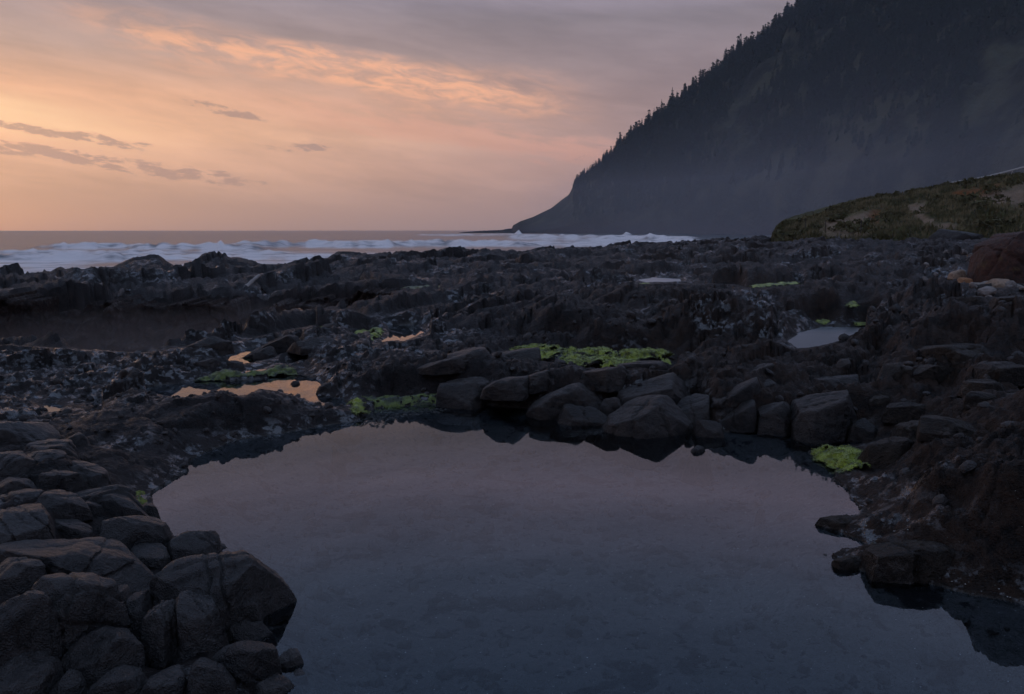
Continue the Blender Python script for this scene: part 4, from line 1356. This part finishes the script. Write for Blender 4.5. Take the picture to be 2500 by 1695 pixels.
def scatter_stones(name, poly, z, n, smin, smax, mat, seed, label, sink=0.3):
    pw = poly_world(poly, z)
    rn = np.random.RandomState(seed)
    lo, hi = pw.min(0), pw.max(0)
    px = rn.uniform(lo[0], hi[0], n * 3); py = rn.uniform(lo[1], hi[1], n * 3)
    m = poly_sd(px, py, pw) < 0
    px, py = px[m][:n], py[m][:n]
    pz, _d, _a, _w, inp = terrain(px, py)
    if name == 'rubble':
        px, py, pz = px[inp < .5], py[inp < .5], pz[inp < .5]
        dry = pz > -0.3
        px, py, pz = px[dry], py[dry], pz[dry]
    u, f = ico(2)
    V, F = [], []
    for i, (x, y, zz) in enumerate(zip(px, py, pz)):
        s = rn.uniform(smin, smax) * (0.5 + 0.5 * rn.rand() ** 2)
        e = np.array([1, rn.uniform(.6, 1), rn.uniform(.5, .95)]) * s
        an = rn.rand() * 6.28; c, q = math.cos(an), math.sin(an)
        fa = 1.0 / np.max(np.abs(u @ FACE[i % 6]), axis=1)
        p = u * e * (np.minimum(fa, 1.35) * (1 + 0.12 * perlin3(u * 1.7 + i * 3.1, 3)))[:, None]
        p = p @ TILT[i % 7]
        V.append(np.stack([p[:, 0] * c - p[:, 1] * q + x, p[:, 0] * q + p[:, 1] * c + y, p[:, 2] + zz + e[2] * 0.12], 1))
        F.append(f + i * len(u))
    me = mesh_np(name, np.concatenate(V), np.concatenate(F), False)
    return obj(name, me, mat, kind='stuff', label=label)


MAT['shingle'] = rock_material('grey_shingle', (0.03, 0.028, 0.027, 1), (0.20, 0.17, 0.15, 1), 0.5, False, (0.6, 0.9), 0.02)
scatter_stones('shingle', [(2240, 660), (2300, 630), (2405, 615), (2420, 690), (2500, 692), (2500, 745), (2380, 735), (2290, 712)], 1.0, 420, .06, .20, MAT['shingle'], 5,
               'grey shingle lying between the pale stones and the rusty rock')
MAT['rubble'] = rock_material('loose_rubble', (0.006, 0.0055, 0.0055, 1), (0.040, 0.033, 0.029, 1), 1.0, False, (0.5, 0.85), 0.02)
scatter_stones('rubble', [(-100, 1050), (400, 1140), (700, 1040), (850, 1010), (860, 900), (700, 880), (560, 900), (300, 930), (0, 860), (-100, 860)], 0.2, 330, .012, .07, MAT['rubble'], 61,
               'loose dark rubble strewn over the left of the shelf')
scatter_stones('rubble', [(900, 960), (1250, 960), (1700, 960), (2100, 1040), (2200, 1250), (2500, 1350), (2600, 1100), (2500, 780), (2150, 800), (1900, 900), (1700, 780), (1250, 760), (1050, 850)], 0.5,
               380, .02, .10, MAT['rubble'], 62, 'loose dark rubble strewn over the middle and right of the shelf')
MAT['pebble'] = rock_material('drowned_pebbles', (0.012, 0.012, 0.012, 1), (0.05, 0.045, 0.035, 1), 1.0, False, (0.5, 0.8), 0.01)
scatter_stones('pool_pebbles', [(620, 1560), (560, 1280), (800, 1150), (1300, 1100), (1800, 1150), (2050, 1400), (2450, 1600), (2500, 1750), (700, 1750)], -0.3, 520, .015, .085,
               MAT['pebble'], 9, 'dark pebbles and weed lumps on the bed of the big pool')

# white crumbs of shell on the bed of the pool and a few flecks afloat
def flecks(name, poly, z, n, smin, smax, mat, seed, label, floating=False):
    pw = poly_world(poly, z if not floating else 0.0)
    rn = np.random.RandomState(seed)
    lo, hi = pw.min(0), pw.max(0)
    x = rn.uniform(lo[0], hi[0], n * 4); y = rn.uniform(lo[1], hi[1], n * 4)
    m = poly_sd(x, y, pw) + 0.25 * fbm2(x * 2, y * 2, 3, seed=seed) < 0
    x, y = x[m][:n], y[m][:n]
    zz = np.full(len(x), 0.003) if floating else terrain(x, y)[0] + 0.006
    s = rn.uniform(smin, smax, len(x)); an = rn.uniform(0, 6.28, len(x)); asp = rn.uniform(.25, .8, len(x))
    V = []
    for k in range(4):
        aa = an + k * math.pi / 2
        L = s * (1.0 if k % 2 == 0 else asp)
        V.append(np.stack([x + L * np.cos(aa), y + L * np.sin(aa), zz + rn.uniform(0, .3, len(x)) * s * (0 if floating else 1)], 1))
    top = np.stack([x, y, zz + s * 0.35], 1)
    V.append(top)
    V = np.stack(V, 1).reshape(-1, 3)
    b = np.arange(len(x))[:, None] * 5
    F = np.concatenate([b + np.array([[0, 1, 4]]), b + np.array([[1, 2, 4]]), b + np.array([[2, 3, 4]]), b + np.array([[3, 0, 4]])])
    me = mesh_np(name, V, F, False)
    return obj(name, me, mat, kind='stuff', label=label)


m, t, out = material('shell_white'); bsdf(t, out, (0.62, 0.60, 0.56, 1), 0.5); MAT['shell'] = m
m, t, out = material('dark_weed'); bsdf(t, out, (0.010, 0.011, 0.008, 1), 0.6); MAT['weed'] = m
flecks('shell_crumbs', [(700, 1690), (800, 1400), (1100, 1200), (1900, 1200), (2150, 1430), (2500, 1520), (2500, 1750), (700, 1750)], -.3, 1300, .0015, .006, MAT['shell'], 21,
       'tiny white shell crumbs on the bed of the big pool')
flecks('floating_weed', [(880, 1020), (905, 1005), (960, 1000), (1090, 996), (1060, 1012), (980, 1020), (930, 1045), (890, 1045)], 0, 260, .008, .03, MAT['weed'], 23,
       'scraps of dark weed afloat by the weedy flat', True)

# ------------------------------------------------------------------ green seaweed beds
m, t, out = material('green_seaweed')
pos = t.new('ShaderNodeNewGeometry').outputs['Position']
n1 = t.noise(pos, 7.0, 4.0, 0.6); n2 = t.noise(pos, 60.0, 3.0, 0.65)
c = t.mix(t.ss(n1, 0.35, 0.62), (0.035, 0.050, 0.008, 1), (0.22, 0.27, 0.014, 1))
c = t.mix(t.ss(n2, 0.45, 0.75, 0, .6), c, (0.36, 0.40, 0.025, 1))
b = bsdf(t, out, c, 0.55, t.bump(n2, 0.8, 0.02), 0.3)
b.inputs['Sheen Weight'].default_value = 0.2
MAT['moss'] = m
m, t, out = material('dull_green_seaweed')
pos = t.new('ShaderNodeNewGeometry').outputs['Position']
n1 = t.noise(pos, 9.0, 4.0, 0.6); n2 = t.noise(pos, 60.0, 3.0, 0.65)
c = t.mix(t.ss(n1, 0.38, 0.60), (0.02, 0.026, 0.010, 1), (0.09, 0.12, 0.016, 1))
bsdf(t, out, c, 0.4, t.bump(n2, 0.8, 0.02), 0.4)
MAT['moss_dull'] = m


def weed_bed(poly, z, res, lump, label, mat='moss', frac=1.0, seed=0, tufts=1500):
    pw = poly_world(poly, z)
    lo, hi = pw.min(0) - 0.1, pw.max(0) + 0.1
    nx = min(int((hi[0] - lo[0]) / res) + 2, 320); ny = min(int((hi[1] - lo[1]) / res) + 2, 320)
    X, Y = np.meshgrid(np.linspace(lo[0], hi[0], nx), np.linspace(lo[1], hi[1], ny))
    x, y = X.ravel(), Y.ravel()
    sc = lump * 4.0
    sd = poly_sd(x, y, pw) + 2.4 * lump * fbm2(x / sc, y / sc, 4, .6, seed=seed + 150)
    f1, f2, cid, vx, vy = voronoi2(x / (lump * 2.6) + fbm2(x * 6, y * 6, 2) * .4, y / (lump * 2.6), seed)
    hole = fbm2(x / (lump * 6), y / (lump * 4), 5, .65, seed=seed + 160)
    pil = np.sqrt(np.clip(1 - f1 ** 2 * 1.3, 0, 1)) * (0.5 + 0.8 * RV[cid, 2])
    body = np.clip(-sd / (lump * 2.0), 0, 1) ** 0.6
    h = lump * body * (0.06 + 1.25 * pil) + lump * 0.15 * fbm2(x / lump * 2, y / lump * 2, 3, .6, seed=seed + 170)
    tz = terrain(x, y, False)[0]
    floor = np.maximum(tz, z - 0.02)
    floor = 0.5 * floor + 0.5 * np.minimum(floor, z + 0.05)
    zz = np.maximum(floor, tz * 0.999) + h - 0.01
    ok = (sd < 0) & (hole + 0.35 * (1 - body) < 0.05 + 0.42 * (frac - 0.5) + 0.1)
    idx = np.arange(nx * ny).reshape(ny, nx)
    Fq = np.stack([idx[:-1, :-1], idx[:-1, 1:], idx[1:, 1:], idx[1:, :-1]], -1).reshape(-1, 4)
    Fq = Fq[ok[Fq].all(1)]
    used = np.unique(Fq)
    rm = -np.ones(nx * ny, int); rm[used] = np.arange(len(used))
    V = np.stack([x, y, zz], 1)[used]; Fq = rm[Fq]
    # fringe of little fronds
    rn = np.random.RandomState(seed + 5)
    sel = used[rn.randint(0, len(used), tufts)]
    cx, cy, cz = x[sel] + rn.uniform(-res, res, tufts), y[sel] + rn.uniform(-res, res, tufts), zz[sel]
    an = rn.uniform(0, 6.28, tufts); s = lump * rn.uniform(0.10, 0.34, tufts); w = s * 0.35
    ca, sa = np.cos(an), np.sin(an)
    T = np.stack([np.stack([cx - sa * w, cy + ca * w, cz - 0.004], 1), np.stack([cx + sa * w, cy - ca * w, cz - 0.004], 1),
                  np.stack([cx + ca * s + sa * w * .5, cy + sa * s - ca * w * .5, cz + s * rn.uniform(0, .5, tufts)], 1),
                  np.stack([cx + ca * s - sa * w * .5, cy + sa * s + ca * w * .5, cz + s * rn.uniform(0, .5, tufts)], 1)], 1).reshape(-1, 3)
    FT = np.arange(tufts * 4).reshape(-1, 4) + len(V)
    me = mesh_np('seaweed_bed', np.concatenate([V, T]), np.concatenate([Fq, FT]))
    return obj('seaweed_bed', me, MAT[mat], label=label, cat='seaweed', group='green seaweed beds')


for args, kw in BEDS:
    weed_bed(*args, **kw)

# ------------------------------------------------------------------ grassy bank with railing
BK = np.array([(1885, 597, 84, 76), (1895, 578, 85, 74), (1912, 562, 86, 73), (1940, 549, 87, 72), (1990, 531, 89, 71), (2050, 507, 91, 70), (2100, 491, 92, 69), (2190, 479, 94, 68), (2300, 456, 95, 67),
               (2380, 443, 95, 66), (2440, 435, 95, 65), (2500, 430, 94, 64), (2700, 410, 92, 60), (3100, 340, 90, 56)], float)
BK_A = az_of(BK[:, 0])


def bank(a, t, rough=True):
    ys = np.interp(a, BK_A, BK[:, 1]); dr = np.interp(a, BK_A, BK[:, 2]); df = np.interp(a, BK_A, BK[:, 3])
    zr = CAMH + dr * (HORIZON - ys) / FPX * np.cos(a)
    zf = 0.2
    d = df + (dr - df) * t
    x, y = d * np.sin(a), d * np.cos(a)
    tt = np.clip(t, 0, 1)
    prof = 0.25 * sstep(tt, 0, .12) + 0.75 * tt ** 1.05
    z = zf + (zr - zf) * prof + np.where(t > 1, (t - 1) * 1.0, 0)
    if rough:
        k = (1 - sstep(tt, .8, 1)) * sstep(tt, 0, .15)
        z = z + k * (1.3 * fbm2(x * .16, y * .16, 4, .55, seed=180) + .6 * fbm2(x * .6, y * .6, 4, .6, seed=184))
        z = z + 0.18 * fbm2(x * 1.1, y * 1.1, 4, .6, seed=188)
    return x, y, z


nb_a, nb_t = 300, 110
TB, AB = np.meshgrid(np.concatenate([np.linspace(0, 1, 90), np.linspace(1.02, 2.2, 20)]), np.linspace(BK_A[0], BK_A[-1], nb_a), indexing='ij')
kx, ky, kz = bank(AB.ravel(), TB.ravel())
me = mesh_np('grassy_bank', np.stack([kx, ky, kz], 1), grid_faces(nb_t, nb_a)[:, ::-1])
# bare earth where the turf has slipped: outlines from the photograph
kd = pix_dir(0, 0)
dd_ = np.sqrt(kx ** 2 + ky ** 2)
# pixel of each vertex
zc = ky * CP - (kz - CAMH) * SP; yc = ky * SP + (kz - CAMH) * CP
kpx = IMW / 2 + FPX * kx / zc; kpy = IMH / 2 - FPX * yc / zc


def soil_patch(poly, soft=6.0):
    s = poly_sd(kpx, kpy, np.array(poly, float)) + 16 * fbm2(kx * .35, ky * .35, 5, .65, seed=190)
    return 1 - sstep(s, -soft, 2.2 * soft)


sand = np.maximum.reduce([soil_patch([(2010, 548), (2060, 535), (2130, 520), (2140, 545), (2090, 560), (2040, 560)]),
                          soil_patch([(2210, 500), (2260, 495), (2240, 520), (2290, 548), (2330, 552), (2300, 555), (2255, 545)], 4),
                          soil_patch([(2380, 490), (2430, 470), (2500, 455), (2500, 510), (2440, 500)]),
                          0.7 * soil_patch([(1980, 560), (2110, 556), (2140, 570), (2050, 578)])])
rust = np.maximum.reduce([soil_patch([(2320, 475), (2360, 462), (2410, 455), (2450, 452), (2400, 470), (2360, 478)], 4), 0.8 * soil_patch([(2128, 520), (2150, 515), (2145, 548), (2125, 550)], 4)])
rockp = soil_patch([(2430, 460), (2500, 450), (2500, 480), (2440, 478)])
add_attr(me, 'sand', sand); add_attr(me, 'rust', rust)
m, t, out = material('bank_turf')
pos = t.new('ShaderNodeNewGeometry').outputs['Position']
n1 = t.noise(pos, 0.35, 5.0, 0.6); n2 = t.noise(pos, 3.0, 5.0, 0.7)
c = t.mix(t.ss(n1, 0.40, 0.62), (0.042, 0.044, 0.018, 1), (0.080, 0.080, 0.030, 1))
c = t.mix(t.ss(n2, 0.46, 0.66, 0, .9), c, (0.10, 0.075, 0.050, 1))
c = t.mix(t.new('ShaderNodeAttribute', attribute_name='sand').outputs['Fac'], c, t.mix(n2, (0.10, 0.072, 0.050, 1), (0.32, 0.225, 0.15, 1)))
c = t.mix(t.new('ShaderNodeAttribute', attribute_name='rust').outputs['Fac'], c, t.mix(n2, (0.08, 0.035, 0.016, 1), (0.24, 0.10, 0.036, 1)))
bsdf(t, out, c, 0.95, t.bump(n2, 1.0, 0.25), 0.1)
MAT['turf'] = m
obj('grassy_bank', me, m, kind='structure')
# rough grass on the bank
rn = np.random.RandomState(31)
NG = 26000
ga_ = rn.uniform(BK_A[0], BK_A[11], NG); gt_ = rn.uniform(0.03, 1.05, NG)
bx2, by2, bz2 = bank(ga_, gt_)
zc = by2 * CP - (bz2 - CAMH) * SP; yc = by2 * SP + (bz2 - CAMH) * CP
gpx = IMW / 2 + FPX * bx2 / zc; gpy = IMH / 2 - FPX * yc / zc
h = rn.uniform(.12, .38, NG); an = rn.uniform(0, 6.28, NG); w = h * 0.35
ca, sa = np.cos(an), np.sin(an); ln = rn.uniform(-.5, .5, NG) * h
V = np.stack([np.stack([bx2 - ca * w, by2 - sa * w, bz2 - .05], 1), np.stack([bx2 + ca * w, by2 + sa * w, bz2 - .05], 1), np.stack([bx2 + ln, by2 + ln * .5, bz2 + h], 1)], 1)
bare = np.zeros(NG)
from_vals = np.stack([kx, ky], 1)
gi = (np.clip((gt_ * 89).astype(int), 0, 89) * nb_a + np.clip(((ga_ - BK_A[0]) / (BK_A[-1] - BK_A[0]) * (nb_a - 1)).astype(int), 0, nb_a - 1))
V = V[(np.maximum(sand[gi], rust[gi]) < rn.uniform(.02, .5, NG))].reshape(-1, 3)
m, t, out = material('rough_grass')
pos = t.new('ShaderNodeNewGeometry').outputs['Position']
c = t.mix(t.ss(t.noise(pos, 0.5, 4.0), .4, .6), (0.075, 0.070, 0.032, 1), (0.18, 0.15, 0.082, 1))
bsdf(t, out, c, 0.9, None, 0.1)
me = mesh_np('bank_grass', V, np.arange(len(V)).reshape(-1, 3), False)
obj('bank_grass', me, m, kind='stuff', label='rough olive grass growing on the bank', cat='grass')

# low scrub in clumps over the bank and along its brow
VS, FS, off_ = [], [], 0
rs = np.random.RandomState(47)
for q in range(150):
    a_ = rs.uniform(BK_A[0], BK_A[11]); t_ = rs.choice([rs.uniform(.08, .95), rs.uniform(.93, 1.0)], p=[.45, .55])
    x_, y_, z_ = [float(k_[0]) for k_ in bank(np.array([a_]), np.array([t_]))]
    R_ = rs.uniform(.35, 1.0) * (0.6 if t_ > .92 else 1.0)
    nn = 70
    u_ = rs.randn(nn, 3); u_ /= np.linalg.norm(u_, axis=1)[:, None]; u_[:, 2] = np.abs(u_[:, 2])
    c_ = u_ * R_ * rs.uniform(.55, 1.0, nn)[:, None] * np.array([1.3, 1.0, .75]) + np.array([x_, y_, z_ - .1])
    e1 = rs.randn(nn, 3) * .13; e2 = rs.randn(nn, 3) * .13
    VS.append(np.stack([c_ - e1, c_ + e1, c_ + e2 + np.array([0, 0, .06])], 1).reshape(-1, 3)); FS.append(np.arange(nn * 3).reshape(-1, 3) + off_); off_ += nn * 3
m, t, out = material('dark_scrub')
c = t.mix(t.noise(t.new('ShaderNodeNewGeometry').outputs['Position'], 0.7, 3.0), (0.040, 0.042, 0.020, 1), (0.13, 0.115, 0.055, 1))
bsdf(t, out, c, 0.9, None, 0.1)
obj('bank_scrub', mesh_np('bank_scrub', np.concatenate(VS), np.concatenate(FS), False), m, kind='stuff', label='low dark scrub growing in clumps on the grassy bank', cat='scrub')

m, t, out = material('weathered_rail')
c = t.mix(t.noise(t.new('ShaderNodeNewGeometry').outputs['Position'], 4.0, 4.0), (0.32, 0.31, 0.30, 1), (0.55, 0.54, 0.52, 1))
bsdf(t, out, c, 0.7); MAT['rail'] = m
m, t, out = material('rusty_post')
c = t.mix(t.noise(t.new('ShaderNodeNewGeometry').outputs['Position'], 6.0, 4.0), (0.012, 0.010, 0.010, 1), (0.05, 0.035, 0.028, 1))
bsdf(t, out, c, 0.8); MAT['post'] = m


def box_mesh(name, p0, p1, w, h):
    """a bar from p0 to p1, w wide and h high, with chamfered edges"""
    bm = bmesh.new()
    p0, p1 = Vector(p0), Vector(p1)
    d = (p1 - p0); L = d.length; d.normalize()
    up = Vector((0, 0, 1)) if abs(d.z) < 0.9 else Vector((0, 1, 0))
    s = d.cross(up).normalized(); u = s.cross(d).normalized()
    ring = []
    ch = 0.22
    prof = [(-.5, -.5 + ch), (-.5, .5 - ch), (-.5 + ch, .5), (.5 - ch, .5), (.5, .5 - ch), (.5, -.5 + ch), (.5 - ch, -.5), (-.5 + ch, -.5)]
    for p in (p0, p1):
        ring.append([bm.verts.new(p + s * (a * w) + u * (b * h)) for a, b in prof])
    for k in range(8):
        bm.faces.new((ring[0][k], ring[0][(k + 1) % 8], ring[1][(k + 1) % 8], ring[1][k]))
    bm.faces.new(ring[0][::-1]); bm.faces.new(ring[1])
    bmesh.ops.recalc_face_normals(bm, faces=bm.faces)
    me = bpy.data.meshes.new(name); bm.to_mesh(me); bm.free()
    return me


# railing: its top line runs along the bank's brow
rail_px = [(2297, 452), (2350, 443.5), (2399, 435), (2460, 420), (2490, 412), (2540, 399), (2600, 384)]
root = obj('railing', None, label='pale weathered railing along the brow of the grassy bank', cat='railing')
pts = []
for px, py in rail_px:
    a = float(az_of(px)); dr = float(np.interp(a, BK_A, BK[:, 2]))
    x, y, zg_ = bank(np.array([a]), np.array([1.0]))
    zt = CAMH + dr * (HORIZON - py) / FPX * math.cos(a)
    pts.append((float(x[0]), float(y[0]), max(zt, float(zg_[0]) + 0.12), float(zg_[0])))
root.location = (pts[0][0], pts[0][1], pts[0][3])
off = Vector(root.location)
for p, q in zip(pts[:-1], pts[1:]):
    obj('rail', box_mesh('rail', Vector(p[:3]) - off, Vector(q[:3]) - off, 0.14, 0.15), MAT['rail'], root)
for p in [pts[0], pts[2], pts[3], pts[4], pts[5], pts[6]]:
    obj('post', box_mesh('post', Vector((p[0], p[1] + .07, p[3] - .4)) - off, Vector((p[0], p[1] + .07, p[2] + .02)) - off, 0.11, 0.11), MAT['rail'], root)

for px, yt, yb, lab in [(1966, 533, 560, 'thin dark post at the seaward end of the bank, left of the bare slip'), (1983, 517, 534, 'thin dark post highest on the brow at the seaward end'),
                        (2015, 538, 574, 'thin dark post in front of the bare sandy slip'), (2102, 538, 574, 'thin dark post right of the bare sandy slip')]:
    a = float(az_of(px))
    ts = np.linspace(0.1, 1.0, 200)
    x, y, z = bank(np.full(200, a), ts)
    zc = y * CP - (z - CAMH) * SP; yc = y * SP + (z - CAMH) * CP
    py = IMH / 2 - FPX * yc / zc
    i = int(np.argmin(np.abs(py - yb)))
    hgt = (yb - yt) * float(zc[i]) / FPX
    bm_ = box_mesh('fence_post', (0, 0, -0.5), (0, 0, hgt), 0.06, 0.06)
    obj('fence_post', bm_, MAT['post'], label=lab, cat='fence post', group='thin posts on the bank', loc=(float(x[i]), float(y[i]), float(z[i])))

# a bleached drift log on the far rim
x, y = at_z(597, 678, 0.55)
zl = float(terrain(np.array([float(x)]), np.array([float(y)]))[0][0])
m, t, out = material('bleached_wood')
c = t.mix(t.noise(t.new('ShaderNodeNewGeometry').outputs['Position'], 9.0, 4.0), (0.14, 0.13, 0.12, 1), (0.32, 0.30, 0.28, 1))
bsdf(t, out, c, 0.8)
V, F = [], []
for j in range(9):
    f = j / 8
    r = 0.09 * (1 - .45 * f) * (1 + .15 * math.sin(j * 2.1))
    for k in range(8):
        an = k * .785
        V.append((f * 0.35 + r * math.cos(an), f * 0.5 + .03 * math.sin(j), f * .42 + r * math.sin(an)))
for j in range(8):
    for k in range(8):
        F.append((j * 8 + k, j * 8 + (k + 1) % 8, j * 8 + 8 + (k + 1) % 8, j * 8 + 8 + k))
me = mesh_np('drift_log', np.array(V), np.array(F))
obj('drift_log', me, m, label='short bleached drift log lying on the far rim of the chasm', cat='driftwood', loc=(float(x), float(y), zl + 0.05))

# ------------------------------------------------------------------ sea air
me = bpy.data.meshes.new('haze')
bx0, bx1, by0, by1, bz0, bz1 = -3850.0, 3850.0, -3850.0, 3850.0, -9.0, 350.0
me.from_pydata([(x, y, z) for z in (bz0, bz1) for y in (by0, by1) for x in (bx0, bx1)], [],
               [(0, 2, 3, 1), (4, 5, 7, 6), (0, 1, 5, 4), (2, 6, 7, 3), (0, 4, 6, 2), (1, 3, 7, 5)])
m, t, out = material('sea_haze')
v = t.new('ShaderNodeVolumePrincipled')
v.inputs['Color'].default_value = (0.74, 0.83, 1.0, 1)
v.inputs['Density'].default_value = 0.00010
v.inputs['Anisotropy'].default_value = 0.35
t.l.new(v.outputs[0], out.inputs['Volume'])
obj('haze', me, m, kind='stuff', label='thin sea haze over the bay', cat='haze')


def mist(name, foot, z0, z1, density, color, label, aniso=0.3):
    """a bank of drifting spray: even, thin, standing over its footprint"""
    n = len(foot)
    V = [(x, y, z0) for x, y in foot] + [(x, y, z1) for x, y in foot]
    F = [tuple(range(n))[::-1], tuple(range(n, 2 * n))] + [(i, (i + 1) % n, n + (i + 1) % n, n + i) for i in range(n)]
    me = bpy.data.meshes.new(name)
    me.from_pydata(V, [], F)
    m, t, out = material(name)
    v = t.new('ShaderNodeVolumePrincipled')
    v.inputs['Color'].default_value = color
    v.inputs['Density'].default_value = density
    v.inputs['Anisotropy'].default_value = aniso
    t.l.new(v.outputs[0], out.inputs['Volume'])
    return obj(name, me, m, kind='stuff', label=label, cat='mist')


def pd(px, d):
    a = float(az_of(px))
    return (d * math.sin(a), d * math.cos(a))


mist('surf_mist', [pd(*q) for q in [(2050, 170), (2500, 160), (3000, 160), (3000, 390), (2500, 460), (2200, 550), (1900, 640), (1600, 730), (1400, 810), (1270, 900)]],
     -1.6, 44.0, 0.00048, (0.86, 0.88, 0.98, 1), 'pale spray drifting over the surf below the headland')
ch = [tuple(p) for p in poly_world([(-300, 836), (0, 838), (300, 852), (560, 826), (700, 800), (850, 772), (1000, 742), (1000, 708), (700, 704), (350, 710), (0, 730), (-300, 732)], 0.1)]
mist('chasm_spray', ch, -4.5, -0.05, 0.016, (0.95, 0.84, 0.80, 1), 'brownish spray hanging in the chasm')
